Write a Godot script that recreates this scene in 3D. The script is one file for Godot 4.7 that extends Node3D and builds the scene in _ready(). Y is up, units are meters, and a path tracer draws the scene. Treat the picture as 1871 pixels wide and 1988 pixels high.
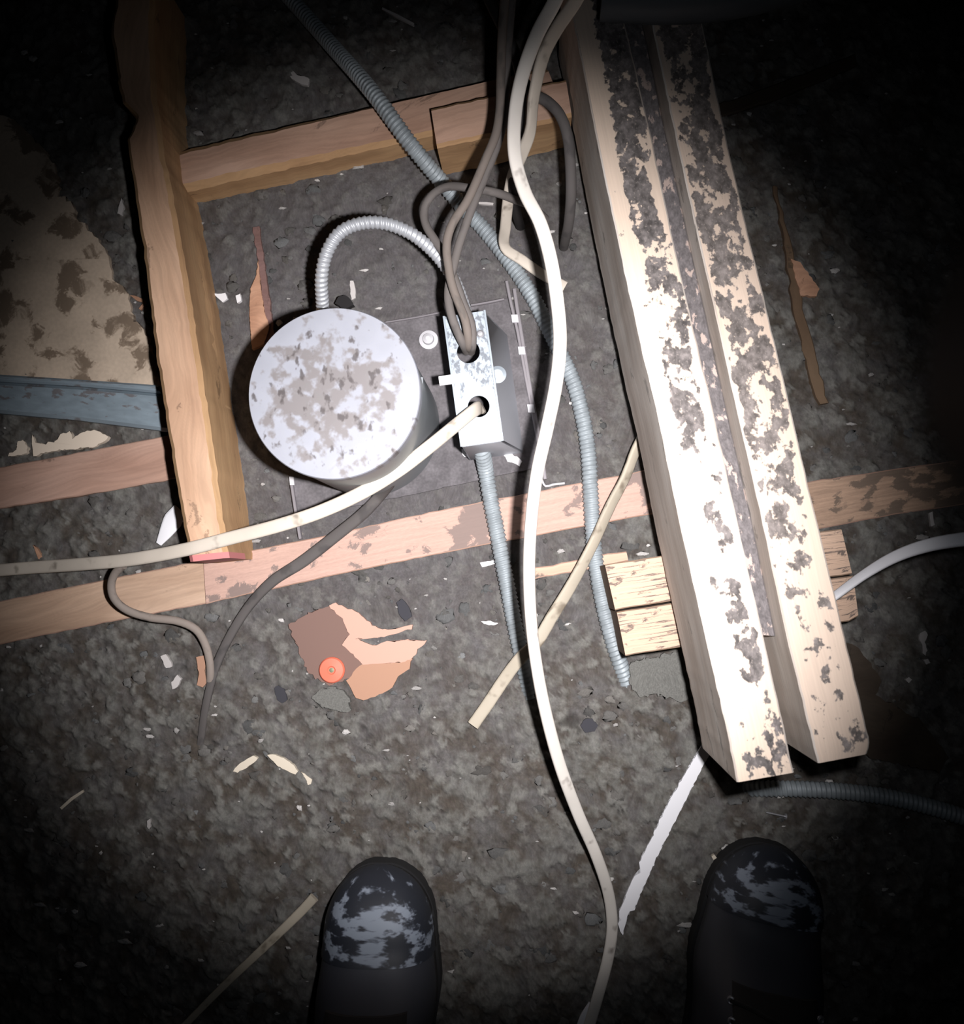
extends Node3D

const F := 1872.0            # focal length in pixels of the 1871 x 1988 frame
const CX := 935.5
const CY := 994.0
const CAM_H := 0.90          # height of the phone above the attic floor

var cam_basis: Basis
var cam_pos := Vector3(0, CAM_H, 0)
var used := {}
var n_low: FastNoiseLite
var n_mid: FastNoiseLite
var n_cell: FastNoiseLite
var n_edge: FastNoiseLite
var n_cell2: FastNoiseLite
var n_edge2: FastNoiseLite
var n_crack: FastNoiseLite
var n_jit: FastNoiseLite
var n_tone: FastNoiseLite
var M := {}
var rng := RandomNumberGenerator.new()


# ---------------------------------------------------------------- helpers
func at(px: float, py: float, mm := 0.0) -> Vector3:
	# the point at a height of mm above the floor seen at a pixel of the photograph
	var d: Vector3 = cam_basis * Vector3((px - CX) / F, -(py - CY) / F, -1.0)
	var t: float = (mm * 0.001 - cam_pos.y) / d.y
	return cam_pos + d * t


func ats(list: Array, mm := 0.0) -> Array:
	var out := []
	for p in list:
		out.append(at(p[0], p[1], p[2] if p.size() > 2 else mm))
	return out


func numbered(called: String) -> String:
	if not used.has(called):
		used[called] = 0
		return called
	used[called] += 1
	return "%s_%03d" % [called, used[called]]


func tag(o: Node, label: String, category := "", group := "", kind := "") -> Node:
	if label != "":
		o.set_meta("label", label)
	if category != "":
		o.set_meta("category", category)
	if group != "":
		o.set_meta("group", group)
	if kind != "":
		o.set_meta("kind", kind)
	return o


func thing(called: String, label: String, category: String, where := Vector3.ZERO, group := "") -> Node3D:
	var o := Node3D.new()
	o.name = numbered(called)
	add_child(o, true)
	o.position = where
	tag(o, label, category, group)
	return o


func obj(called: String, mesh: Mesh, parent: Node = null) -> MeshInstance3D:
	var o := MeshInstance3D.new()
	o.mesh = mesh
	if parent == null:
		o.name = numbered(called)
		add_child(o, true)
	else:
		o.name = called
		parent.add_child(o, true)
		var at_parent := Vector3.ZERO
		var q: Node = parent
		while q is Node3D and q != self:
			at_parent += (q as Node3D).position
			q = q.get_parent()
		o.position = -at_parent          # meshes are built in world places
	return o


func noise(sd: int, freq: float, oct := 4, type := FastNoiseLite.TYPE_SIMPLEX_SMOOTH, warp := 0.0) -> FastNoiseLite:
	var n := FastNoiseLite.new()
	n.seed = sd
	n.noise_type = type
	n.frequency = freq
	n.fractal_type = FastNoiseLite.FRACTAL_FBM if oct > 1 else FastNoiseLite.FRACTAL_NONE
	n.fractal_octaves = oct
	if warp > 0.0:
		n.domain_warp_enabled = true
		n.domain_warp_amplitude = warp
		n.domain_warp_frequency = freq * 1.7
		n.domain_warp_fractal_octaves = 2 if type == FastNoiseLite.TYPE_CELLULAR else 3
	return n


func img(w: int, h: int, f: Callable) -> ImageTexture:
	var data := PackedByteArray()
	data.resize(w * h * 3)
	var k := 0
	for y in h:
		for x in w:
			var c: Color = f.call((x + 0.5) / w, (y + 0.5) / h)
			data[k] = clampi(int(c.r * 255.0), 0, 255)
			data[k + 1] = clampi(int(c.g * 255.0), 0, 255)
			data[k + 2] = clampi(int(c.b * 255.0), 0, 255)
			k += 3
	return ImageTexture.create_from_image(Image.create_from_data(w, h, false, Image.FORMAT_RGB8, data))


func rgb(r: float, g: float, b: float) -> Color:
	return Color(r / 255.0, g / 255.0, b / 255.0)


func mat(c: Color, rough := 0.85, metal := 0.0, tex: Texture2D = null) -> StandardMaterial3D:
	var m := StandardMaterial3D.new()
	m.albedo_color = c
	m.roughness = rough
	m.metallic = metal
	if tex:
		m.albedo_texture = tex
	return m


class Tris:
	var v := PackedVector3Array()
	var uv := PackedVector2Array()
	var g := PackedInt32Array()

	func tri(a: Vector3, b: Vector3, c: Vector3, ua: Vector2, ub: Vector2, uc: Vector2, group := 0) -> void:
		v.append(a); v.append(b); v.append(c)
		uv.append(ua); uv.append(ub); uv.append(uc)
		g.append(group)

	func quad(a: Vector3, b: Vector3, c: Vector3, d: Vector3, ua: Vector2, ub: Vector2, uc: Vector2, ud: Vector2, group := 0) -> void:
		tri(a, b, c, ua, ub, uc, group)
		tri(a, c, d, ua, uc, ud, group)

	func volume() -> float:
		var s := 0.0
		var o := v[0] if v.size() else Vector3.ZERO
		for i in range(0, v.size(), 3):
			s += (v[i] - o).dot((v[i + 1] - o).cross(v[i + 2] - o))
		return s


func build(parts: Array, mats: Array) -> ArrayMesh:
	# joins closed triangle lists into one mesh, turned so that its fronts face out
	var vol := 0.0
	var o := Vector3.ZERO
	for t in parts:
		if t.v.size():
			o = t.v[0]
			break
	for t in parts:
		for i in range(0, t.v.size(), 3):
			vol += (t.v[i] - o).dot((t.v[i + 1] - o).cross(t.v[i + 2] - o))
	var mesh := ArrayMesh.new()
	for k in parts.size():
		var t: Tris = parts[k]
		if t.v.is_empty():
			continue
		var st := SurfaceTool.new()
		st.begin(Mesh.PRIMITIVE_TRIANGLES)
		for i in range(0, t.v.size(), 3):
			st.set_smooth_group(t.g[i / 3])
			for j in ([0, 2, 1] if vol > 0.0 else [0, 1, 2]):
				st.set_uv(t.uv[i + j])
				st.add_vertex(t.v[i + j])
		st.generate_normals()
		st.index()
		st.set_material(mats[k])
		st.commit(mesh)
	return mesh


func rings(t: Tris, rows: Array, us: Array, capa := true, capb := true, group := 0, vscale := 1.0) -> void:
	var n: int = rows[0].size()
	for i in rows.size() - 1:
		var a: PackedVector3Array = rows[i]
		var b: PackedVector3Array = rows[i + 1]
		for j in n:
			var k := (j + 1) % n
			var v0 := float(j) / n * vscale
			var v1 := float(j + 1) / n * vscale
			t.quad(a[j], b[j], b[k], a[k], Vector2(us[i], v0), Vector2(us[i + 1], v0), Vector2(us[i + 1], v1), Vector2(us[i], v1), group)
	for e in 2:
		if (e == 0 and not capa) or (e == 1 and not capb):
			continue
		var r: PackedVector3Array = rows[0] if e == 0 else rows[rows.size() - 1]
		var u: float = us[0] if e == 0 else us[us.size() - 1]
		var mid := Vector3.ZERO
		for p in r:
			mid += p
		mid /= n
		for j in n:
			var k := (j + 1) % n
			if e == 0:
				t.tri(mid, r[j], r[k], Vector2(u, 0.5), Vector2(u, 0.5), Vector2(u, 0.5), group + 7)
			else:
				t.tri(mid, r[k], r[j], Vector2(u, 0.5), Vector2(u, 0.5), Vector2(u, 0.5), group + 7)


func smooth_path(pts: Array, step: float) -> PackedVector3Array:
	var c := Curve3D.new()
	c.bake_interval = step
	for i in pts.size():
		var a: Vector3 = pts[maxi(i - 1, 0)]
		var b: Vector3 = pts[mini(i + 1, pts.size() - 1)]
		var p: Vector3 = pts[i]
		var dir := (b - a).normalized()
		var li: float = p.distance_to(a) / 3.0
		var lo: float = p.distance_to(b) / 3.0
		c.add_point(p, -dir * li, dir * lo)
	return c.get_baked_points()


func sweep(pts: Array, w: float, th: float, twist := [0.0], flex := 0.0, rag := 0.0, taper := [1.0], even := false) -> Tris:
	# a cable: a rounded section w x th carried along a smooth path; flex > 0 is the pitch of an armour's spiral ridges
	var path := smooth_path(pts, flex / 7.0 if flex > 0.0 else 0.005)
	var n := 14 if flex > 0.0 else 12
	var total := 0.0
	var lens := [0.0]
	for i in range(1, path.size()):
		total += path[i].distance_to(path[i - 1])
		lens.append(total)
	var rows := []
	var us := []
	var side := Vector3.RIGHT
	for i in path.size():
		var t := (path[mini(i + 1, path.size() - 1)] - path[maxi(i - 1, 0)]).normalized()
		var s := t.cross(Vector3.UP)
		if s.length() > 0.25:
			s = s.normalized()
			if i > 0 and s.dot(side) < 0.0 and even:
				s = -s
			side = s
		else:
			side = (side - t * side.dot(t)).normalized()
		var up := side.cross(t).normalized()
		var k: float = lens[i] / total
		var tw := deg_to_rad(sample(twist, k))
		var sx := side * cos(tw) + up * sin(tw)
		var sy := up * cos(tw) - side * sin(tw)
		var tp := sample(taper, k)
		var ring := PackedVector3Array()
		for j in n:
			var a := TAU * j / n
			var q := Vector2(cos(a), sin(a))
			if flex > 0.0:
				var r: float = 1.0 + 0.085 * sin(TAU * lens[i] / flex + a) - 0.03 * sin(2.0 * (TAU * lens[i] / flex + a))
				q *= r
				ring.append(path[i] + (sx * q.x * w + sy * q.y * th) * 0.5)
			else:
				var e := 0.55 if w > th * 1.3 else 1.0
				q = Vector2(signf(q.x) * pow(absf(q.x), e) , signf(q.y) * pow(absf(q.y), e))
				var rg := 1.0 + rag * n_jit.get_noise_3d(lens[i] * 6000.0, q.x * 30.0, w * 9000.0)
				ring.append(path[i] + (sx * q.x * w * rg * tp + sy * q.y * th * tp) * 0.5)
		rows.append(ring)
		us.append(lens[i] / 0.5)
	var t := Tris.new()
	rings(t, rows, us)
	return t


func sample(a: Array, k: float) -> float:
	if a.size() == 1:
		return a[0]
	var f: float = clampf(k, 0.0, 1.0) * (a.size() - 1)
	var i := mini(int(f), a.size() - 2)
	return lerpf(a[i], a[i + 1], f - i)


func cable(called: String, list: Array, w: float, th: float, m: Material, label: String, twist := [0.0], rag := 0.0, taper := [1.0]) -> MeshInstance3D:
	var o := obj(called, build([sweep(ats(list), w * 0.001, th * 0.001, twist, 0.0, rag, taper)], [m]))
	tag(o, label, "cable")
	return o


func along(line: Array, k: float) -> Vector3:
	var f: float = clampf(k, 0.0, 1.0) * (line.size() - 1)
	var i := mini(int(f), line.size() - 2)
	return (line[i] as Vector3).lerp(line[i + 1], f - i)


func board(lp: Array, rp: Array, th: float, mtop: Material, mside: Material, jit := 0.0, unit := false, ch := 0.0015, step := 0.008, uoff := Vector2.ZERO, round_end := 0.0) -> ArrayMesh:
	# sawn timber: a top face between two edge lines, bevelled and carried down by its thickness
	var length := 0.0
	for i in lp.size() - 1:
		length += (lp[i] as Vector3).distance_to(lp[i + 1])
	var n := maxi(2, int(length / step))
	var top := Tris.new()
	var side := Tris.new()
	var rows := []
	var ln := 0.0
	for i in n + 1:
		var k := float(i) / n
		var a := along(lp, k)
		var b := along(rp, k)
		var x := (b - a).normalized()
		a += x * jit * n_jit.get_noise_2d(ln * 2200.0 + uoff.x * 5000.0, 10.0) + Vector3.UP * jit * 0.3 * n_jit.get_noise_2d(ln * 1500.0, 90.0)
		b += x * jit * n_jit.get_noise_2d(ln * 2200.0 + uoff.x * 5000.0, 300.0) + Vector3.UP * jit * 0.3 * n_jit.get_noise_2d(ln * 1500.0, 390.0)
		if round_end > 0.0 and k > 0.96:
			var e := (k - 0.96) / 0.04
			b -= x * round_end * e * e
		var dn := Vector3.DOWN
		rows.append([a + dn * th, a + dn * ch, a + x * ch, b - x * ch, b + dn * ch, b + dn * th, ln])
		if i < n:
			ln += along(lp, float(i + 1) / n).distance_to(along(lp, k))
	var w: float = (rows[0][3] as Vector3).distance_to(rows[0][2])
	for i in n:
		var p: Array = rows[i]
		var q: Array = rows[i + 1]
		var u0: float = (p[6] / ln) if unit else p[6] / 0.8 + uoff.x
		var u1: float = (q[6] / ln) if unit else q[6] / 0.8 + uoff.x
		var v0: float = 0.0 if unit else uoff.y
		var v1: float = 1.0 if unit else uoff.y + w / 0.25
		top.quad(p[2], q[2], q[3], p[3], Vector2(u0, v0), Vector2(u1, v0), Vector2(u1, v1), Vector2(u0, v1), 1)
		var s0: float = p[6] / 0.8 + uoff.x
		var s1: float = q[6] / 0.8 + uoff.x
		var hv := th / 0.25
		side.quad(p[1], q[1], q[2], p[2], Vector2(s0, 0.02), Vector2(s1, 0.02), Vector2(s1, 0.0), Vector2(s0, 0.0), 2)
		side.quad(p[0], q[0], q[1], p[1], Vector2(s0, hv), Vector2(s1, hv), Vector2(s1, 0.02), Vector2(s0, 0.02), 3)
		side.quad(p[3], q[3], q[4], p[4], Vector2(s0, 0.4), Vector2(s1, 0.4), Vector2(s1, 0.42), Vector2(s0, 0.42), 4)
		side.quad(p[4], q[4], q[5], p[5], Vector2(s0, 0.42), Vector2(s1, 0.42), Vector2(s1, 0.42 + hv), Vector2(s0, 0.42 + hv), 5)
		side.quad(p[5], q[5], q[0], p[0], Vector2(s0, 0.8), Vector2(s1, 0.8), Vector2(s1, 1.0), Vector2(s0, 1.0), 6)
	for e in 2:
		var r: Array = rows[0] if e == 0 else rows[n]
		for j in range(1, 5):
			var a: Vector3 = r[0]
			var b: Vector3 = r[j]
			var c: Vector3 = r[j + 1]
			if e == 1:
				side.tri(a, b, c, Vector2(0.5, 0.5), Vector2(0.5, 0.6), Vector2(0.6, 0.6), 8)
			else:
				side.tri(a, c, b, Vector2(0.5, 0.5), Vector2(0.6, 0.6), Vector2(0.5, 0.6), 7)
	return build([top, side], [mtop, mside])


func slab(poly: Array, th: float, m: Material, jag := 0.0, step := 0.003, uvs := 5.0, mside: Material = null, lift := 0.0) -> ArrayMesh:
	# a flat piece with an outline of its own
	var pts := []
	for i in poly.size():
		var a: Vector3 = poly[i]
		var b: Vector3 = poly[(i + 1) % poly.size()]
		var n := maxi(1, int(a.distance_to(b) / step)) if jag > 0.0 else 1
		for k in n:
			var p := a.lerp(b, float(k) / n)
			if jag > 0.0:
				p += Vector3(n_jit.get_noise_2d(p.x * 4000.0, p.z * 4000.0), 0, n_jit.get_noise_2d(p.z * 4000.0 + 500.0, p.x * 4000.0)) * jag
			pts.append(p)
	var flat := PackedVector2Array()
	for p in pts:
		flat.append(Vector2(p.x, p.z))
	var idx := Geometry2D.triangulate_polygon(flat)
	var top := Tris.new()
	var side := Tris.new()
	var dn := Vector3.DOWN * th
	var area := 0.0
	for i in flat.size():
		area += flat[i].cross(flat[(i + 1) % flat.size()])
	for i in range(0, idx.size(), 3):
		var a: Vector3 = pts[idx[i]]
		var b: Vector3 = pts[idx[i + 1]]
		var c: Vector3 = pts[idx[i + 2]]
		if (b - a).cross(c - a).y < 0.0:
			var q := b
			b = c
			c = q
		top.tri(a, b, c, Vector2(a.x, a.z) * uvs, Vector2(b.x, b.z) * uvs, Vector2(c.x, c.z) * uvs, 1)
		top.tri(a + dn, c + dn, b + dn, Vector2(a.x, a.z) * uvs, Vector2(c.x, c.z) * uvs, Vector2(b.x, b.z) * uvs, 2)
	for i in pts.size():
		var a: Vector3 = pts[i]
		var b: Vector3 = pts[(i + 1) % pts.size()]
		if area > 0.0:
			var q := a
			a = b
			b = q
		side.quad(a, a + dn, b + dn, b, Vector2(a.x, a.z) * uvs, Vector2(a.x, a.z) * uvs, Vector2(b.x, b.z) * uvs, Vector2(b.x, b.z) * uvs, 3)
	return build([top, side], [m, mside if mside else m])


func lathe(centre: Vector3, axis: Vector3, prof: Array, n := 64, group_break := true) -> Tris:
	# prof: [radius, distance along axis]; each pair of points gets a smooth band of its own
	var t := Tris.new()
	var z := axis.normalized()
	var x := z.cross(Vector3.FORWARD if absf(z.y) > 0.5 else Vector3.UP).normalized()
	var y := z.cross(x)
	for i in prof.size() - 1:
		for j in n:
			var a0 := TAU * j / n
			var a1 := TAU * (j + 1) / n
			var d0 := x * cos(a0) + y * sin(a0)
			var d1 := x * cos(a1) + y * sin(a1)
			var p: Vector3 = centre + z * prof[i][1]
			var q: Vector3 = centre + z * prof[i + 1][1]
			var r0: float = prof[i][0]
			var r1: float = prof[i + 1][0]
			var g := i if group_break else 0
			t.quad(p + d0 * r0, q + d0 * r1, q + d1 * r1, p + d1 * r0, Vector2(cos(a0), sin(a0)) * r0 * 3.0 + Vector2(0.5, 0.5), Vector2(cos(a0), sin(a0)) * r1 * 3.0 + Vector2(0.5, 0.5), Vector2(cos(a1), sin(a1)) * r1 * 3.0 + Vector2(0.5, 0.5), Vector2(cos(a1), sin(a1)) * r0 * 3.0 + Vector2(0.5, 0.5), g)
	return t


func ground(x: float, z: float) -> float:
	return (n_low.get_noise_2d(x, z) * 2.6 + n_mid.get_noise_2d(x, z) * 2.2 - 1.2) * 0.001


func chip(called: String, list: Array, th: float, m: Material, label: String, category := "debris", jag := 0.0008, lift := 2.2) -> MeshInstance3D:
	# a small piece lying on the loose fill, following its height
	var pts := []
	var mid := Vector3.ZERO
	for p in list:
		mid += at(p[0], p[1], 2.0)
	mid /= list.size()
	var g := ground(mid.x, mid.z) * 1000.0 + lift
	for p in list:
		pts.append(at(p[0], p[1], g + th))
	var o := obj(called, slab(pts, th * 0.001 + 0.0015, m, jag, 0.002))
	tag(o, label, category)
	return o


# ---------------------------------------------------------------- scene
func _ready() -> void:
	rng.seed = 71
	_camera_and_light()
	_noises()
	_materials()
	_floor()
	_boards()
	_beams()
	_fixture()
	_conduits()
	_cables()
	_boots()
	_debris()
	_loose()


func _camera_and_light() -> void:
	# the phone looks almost straight down: plumb below it lies the pixel (1040, 1130)
	var straight := Basis(Vector3(1, 0, 0), Vector3(0, 0, -1), Vector3(0, 1, 0))
	var plumb := (straight * Vector3((1040.0 - CX) / F, -(1130.0 - CY) / F, -1.0)).normalized()
	cam_basis = Basis(Quaternion(plumb, Vector3.DOWN)) * straight
	var cam := Camera3D.new()
	cam.name = "camera"
	add_child(cam)
	var lens := CameraAttributesPhysical.new()
	lens.frustum_focal_length = 24.0 * F / 1988.0
	lens.frustum_near = 0.01
	lens.frustum_far = 20.0
	lens.frustum_focus_distance = 0.84
	lens.exposure_aperture = 8.0
	cam.attributes = lens
	cam.near = 0.01
	cam.far = 20.0
	cam.fov = rad_to_deg(2.0 * atan(CY / F))
	cam.transform = Transform3D(cam_basis, cam_pos)
	cam.current = true

	var we := WorldEnvironment.new()
	we.name = "environment"
	var env := Environment.new()
	env.background_mode = Environment.BG_COLOR
	env.background_color = Color(0, 0, 0)
	env.tonemap_mode = Environment.TONE_MAPPER_LINEAR
	env.tonemap_exposure = 1.0
	env.sdfgi_enabled = true
	env.ssao_enabled = true
	env.ssil_enabled = true
	we.environment = env
	add_child(we)

	# the torch held beside the phone is the only light in the attic
	var head: Vector3 = cam_pos + cam_basis * Vector3(0.0515, 0.0110, -0.080)
	var aim: Vector3 = at(900, 1010, 0)
	var dir := (aim - head).normalized()
	var torch := thing("flashlight", "black pocket flashlight held close beside the phone, its dark head blurred at the right edge", "flashlight", head)
	var black := mat(rgb(9, 9, 10), 0.6)
	obj("barrel", build([lathe(head, dir, [[0.0, -0.115], [0.0085, -0.115], [0.0095, -0.113], [0.0095, -0.030], [0.0156, -0.022], [0.0156, -0.012], [0.0, -0.012]], 40)], [black]), torch)
	obj("bezel", build([lathe(head, dir, [[0.0125, -0.0119], [0.0160, -0.0119], [0.0160, -0.001], [0.0154, 0.0], [0.0122, 0.0], [0.0122, -0.010], [0.0125, -0.0119]], 40)], [black]), torch)
	var glow := mat(rgb(240, 244, 255), 0.4)
	glow.emission_enabled = true
	glow.emission = rgb(240, 245, 255)
	glow.emission_energy_multiplier = 0.6
	obj("lens", build([lathe(head, dir, [[0.0, -0.006], [0.0120, -0.006], [0.0120, -0.004], [0.0, -0.003]], 40)], [glow]), torch)
	var lamp := SpotLight3D.new()
	lamp.name = "flashlight_beam"
	add_child(lamp)
	lamp.look_at_from_position(head + dir * 0.0115, aim, Vector3.FORWARD)
	lamp.light_energy = 1.5
	lamp.light_color = rgb(255, 250, 250)
	lamp.light_size = 0.008
	lamp.spot_range = 6.0
	lamp.spot_attenuation = 2.0
	lamp.spot_angle = 30.8
	lamp.spot_angle_attenuation = 1.0
	lamp.shadow_enabled = true
	# the faint spill round the hot spot
	var spill := SpotLight3D.new()
	spill.name = "flashlight_spill"
	add_child(spill)
	spill.look_at_from_position(head + dir * 0.0115, aim, Vector3.FORWARD)
	spill.light_energy = 0.03
	spill.light_color = rgb(240, 245, 255)
	spill.light_size = 0.008
	spill.spot_range = 6.0
	spill.spot_attenuation = 2.0
	spill.spot_angle = 44.0
	spill.spot_angle_attenuation = 0.8
	spill.shadow_enabled = true


func _noises() -> void:
	n_low = noise(3, 14.0, 3)
	n_mid = noise(9, 60.0, 4)
	n_tone = noise(12, 22.0, 4, FastNoiseLite.TYPE_SIMPLEX_SMOOTH, 0.02)
	n_cell = noise(5, 105.0, 1, FastNoiseLite.TYPE_CELLULAR, 0.008)
	n_cell.cellular_return_type = FastNoiseLite.RETURN_CELL_VALUE
	n_edge = noise(5, 105.0, 1, FastNoiseLite.TYPE_CELLULAR, 0.008)
	n_edge.cellular_return_type = FastNoiseLite.RETURN_DISTANCE
	n_cell2 = noise(8, 52.0, 1, FastNoiseLite.TYPE_CELLULAR, 0.012)
	n_cell2.cellular_return_type = FastNoiseLite.RETURN_CELL_VALUE
	n_edge2 = noise(8, 52.0, 1, FastNoiseLite.TYPE_CELLULAR, 0.012)
	n_edge2.cellular_return_type = FastNoiseLite.RETURN_DISTANCE
	n_crack = noise(31, 11.0, 2, FastNoiseLite.TYPE_SIMPLEX_SMOOTH, 0.03)
	n_jit = noise(17, 0.04, 3)


func _materials() -> void:
	var g1 := noise(41, 1.0, 4)
	var g2 := noise(42, 1.0, 3)
	var g3 := noise(43, 1.0, 5, FastNoiseLite.TYPE_SIMPLEX_SMOOTH, 0.6)
	# timber grain: streaks that run along u
	var grain := img(1024, 384, func(u: float, v: float) -> Color:
		var wob := g2.get_noise_2d(u * 3.0, v * 4.0) * 0.06
		var s := g1.get_noise_2d(u * 5.0, (v + wob) * 60.0)
		var f := g1.get_noise_2d(u * 30.0 + 9.0, (v + wob) * 260.0)
		var b := g2.get_noise_2d(u * 4.0 + 30.0, v * 5.0)
		var d: float = smoothstep(0.50, 0.58, g3.get_noise_2d(u * 12.0, v * 6.0))
		var x := 0.92 + 0.07 * s + 0.035 * f + 0.12 * b
		x *= 1.0 - 0.22 * d
		return Color(x, x * (0.985 + 0.03 * b), x * (0.97 + 0.05 * b)))
	M.grain = grain
	M.stud = mat(rgb(214, 178, 150), 0.8, 0.0, grain)
	M.stud_side = mat(rgb(196, 160, 120), 0.8, 0.0, grain)
	M.block = mat(rgb(198, 164, 144), 0.8, 0.0, grain)
	M.strip = mat(rgb(196, 162, 146), 0.85, 0.0, grain)
	M.strip_tan = mat(rgb(198, 170, 148), 0.85, 0.0, grain)
	M.beam_side = mat(rgb(226, 219, 212), 0.85, 0.0, grain)
	M.red_paint = mat(rgb(200, 128, 128), 0.7)
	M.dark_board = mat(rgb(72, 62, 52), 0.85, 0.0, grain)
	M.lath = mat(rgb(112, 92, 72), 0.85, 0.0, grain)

	# furring strip with dirt washed over it
	var d1 := noise(51, 1.0, 5, FastNoiseLite.TYPE_SIMPLEX_SMOOTH, 0.5)
	M.strip_dirty = mat(Color.WHITE, 0.88, 0.0, img(1024, 96, func(u: float, v: float) -> Color:
		var s := 0.92 + 0.06 * g1.get_noise_2d(u * 6.0, v * 10.0) + 0.05 * g1.get_noise_2d(u * 60.0, v * 50.0)
		var c := Color(0.79 * s, 0.655 * s, 0.60 * s)
		var bias := 0.0
		for e in [[0.07, 0.05, 0.35], [0.565, 0.035, 0.55], [0.62, 0.03, 0.6], [0.60, 0.02, 0.5], [0.955, 0.035, 0.75], [0.83, 0.02, 0.25], [0.36, 0.02, 0.3]]:
			bias += e[2] * exp(-pow((u - e[0]) / e[1], 2.0))
		var m: float = smoothstep(0.36, 0.46, d1.get_noise_2d(u * 16.0, v * 1.6) + bias)
		return c.lerp(Color(0.45, 0.405, 0.39), m * 0.75)))
	M.strip_far = mat(Color.WHITE, 0.88, 0.0, img(512, 128, func(u: float, v: float) -> Color:
		var s := 0.9 + 0.12 * g1.get_noise_2d(u * 4.0 + 5.0, v * 14.0) + 0.05 * g1.get_noise_2d(u * 40.0, v * 50.0)
		var c := Color(0.74 * s, 0.62 * s, 0.53 * s)
		var m: float = smoothstep(0.30, 0.5, d1.get_noise_2d(u * 7.0, v * 2.4 + 8.0) + 0.5 * smoothstep(0.2, 0.7, u))
		return c.lerp(Color(0.40, 0.35, 0.31), m * 0.8)))

	# the tops of the two beams: pale timber under flaking grey dirt
	var dl := [[30, 0.85, 0.46, 1.0], [130, 0.85, 0.50, 1.0], [230, 0.85, 0.50, 0.92], [300, 0.82, 0.46, 0.85], [380, 0.68, 0.40, 0.78], [450, 0.60, 0.38, 0.72], [520, 0.54, 0.26, 0.8], [600, 0.64, 0.36, 0.74], [700, 0.70, 0.34, 0.70], [765, 0.7, 0.4, 0.35], [825, 0.56, 0.34, 0.80], [880, 0.56, 0.32, 0.66], [940, 0.58, 0.30, 0.84], [990, 0.5, 0.4, 0.15], [1040, 0.75, 0.22, 0.42], [1100, 0.62, 0.22, 0.6], [1140, 0.62, 0.25, 0.42], [1190, 0.6, 0.4, 0.25], [1250, 0.6, 0.25, 0.62], [1300, 0.68, 0.25, 0.66], [1350, 0.72, 0.25, 0.6], [1400, 0.62, 0.3, 0.42], [1450, 0.6, 0.45, 0.4], [1490, 0.6, 0.5, 0.52], [1520, 0.6, 0.5, 0.4]]
	var dr := [[30, 0.6, 0.7, 0.85], [130, 0.55, 0.55, 0.95], [200, 0.62, 0.55, 0.88], [270, 0.55, 0.5, 0.68], [340, 0.5, 0.45, 0.62], [400, 0.5, 0.5, 0.72], [460, 0.48, 0.5, 0.70], [540, 0.48, 0.5, 0.70], [620, 0.5, 0.5, 0.72], [700, 0.5, 0.5, 0.70], [800, 0.5, 0.5, 0.69], [900, 0.5, 0.5, 0.67], [1000, 0.46, 0.48, 0.64], [1100, 0.45, 0.42, 0.62], [1180, 0.42, 0.45, 0.55], [1240, 0.35, 0.35, 0.5], [1300, 0.6, 0.5, 0.36], [1360, 0.45, 0.35, 0.42], [1400, 0.5, 0.4, 0.2], [1440, 0.4, 0.45, 0.38], [1480, 0.6, 0.5, 0.36]]
	M.beam_left = mat(Color.WHITE, 0.85, 0.0, _beam_top(dl, 61, Color(0.90, 0.82, 0.745), 0.94))
	M.beam_right = mat(Color.WHITE, 0.85, 0.0, _beam_top(dr, 67, Color(0.87, 0.79, 0.72), 0.84))
	M.filler = mat(Color.WHITE, 0.95, 0.0, img(1024, 48, func(u: float, v: float) -> Color:
		var x := 0.40 + 0.10 * d1.get_noise_2d(u * 60.0, v * 3.0) + 0.06 * g1.get_noise_2d(u * 200.0, v * 9.0)
		var m: float = smoothstep(0.32, 0.36, g3.get_noise_2d(u * 30.0 + 4.0, v * 1.5))
		return Color(x, x * 0.96, x * 0.97).lerp(Color(0.78, 0.70, 0.66), m * 0.8)))

	# crib blocks: dark weathered streaks along the grain
	M.crib = mat(Color.WHITE, 0.85, 0.0, img(512, 256, func(u: float, v: float) -> Color:
		var s := 0.93 + 0.08 * g1.get_noise_2d(u * 4.0, v * 30.0)
		var c := Color(0.82 * s, 0.70 * s, 0.61 * s)
		var m: float = smoothstep(0.10, 0.28, d1.get_noise_2d(u * 2.6, v * 15.0) - 0.16 + 0.26 * smoothstep(0.05, 0.4, minf(u * 1.0, (1.0 - u) * 2.0)) - 0.26 * smoothstep(0.55, 1.0, absf(v - 0.5) * 2.0))
		var m2: float = smoothstep(0.30, 0.45, g3.get_noise_2d(u * 7.0, v * 3.0))
		return c.lerp(Color(0.30, 0.27, 0.26), maxf(m * 0.8, m2 * 0.75))))
	M.crib_end = mat(rgb(150, 128, 110), 0.9, 0.0, grain)

	# white-faced sheet with dark stains
	M.sheet = mat(Color.WHITE, 0.9, 0.0, img(512, 512, func(u: float, v: float) -> Color:
		var s := 0.95 + 0.08 * g2.get_noise_2d(u * 5.0, v * 5.0) + 0.05 * g1.get_noise_2d(u * 60.0, v * 60.0)
		var m: float = smoothstep(0.10, 0.34, d1.get_noise_2d(u * 7.0, v * 7.0))
		return Color(0.80 * s, 0.73 * s, 0.65 * s).lerp(Color(0.40, 0.34, 0.28), m * 0.75)))
	M.plaster = mat(rgb(228, 214, 196), 0.95)
	M.white = mat(rgb(232, 232, 234), 0.9)
	M.grey_white = mat(rgb(190, 186, 184), 0.9)
	M.cream = mat(rgb(214, 204, 186), 0.8)

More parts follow.
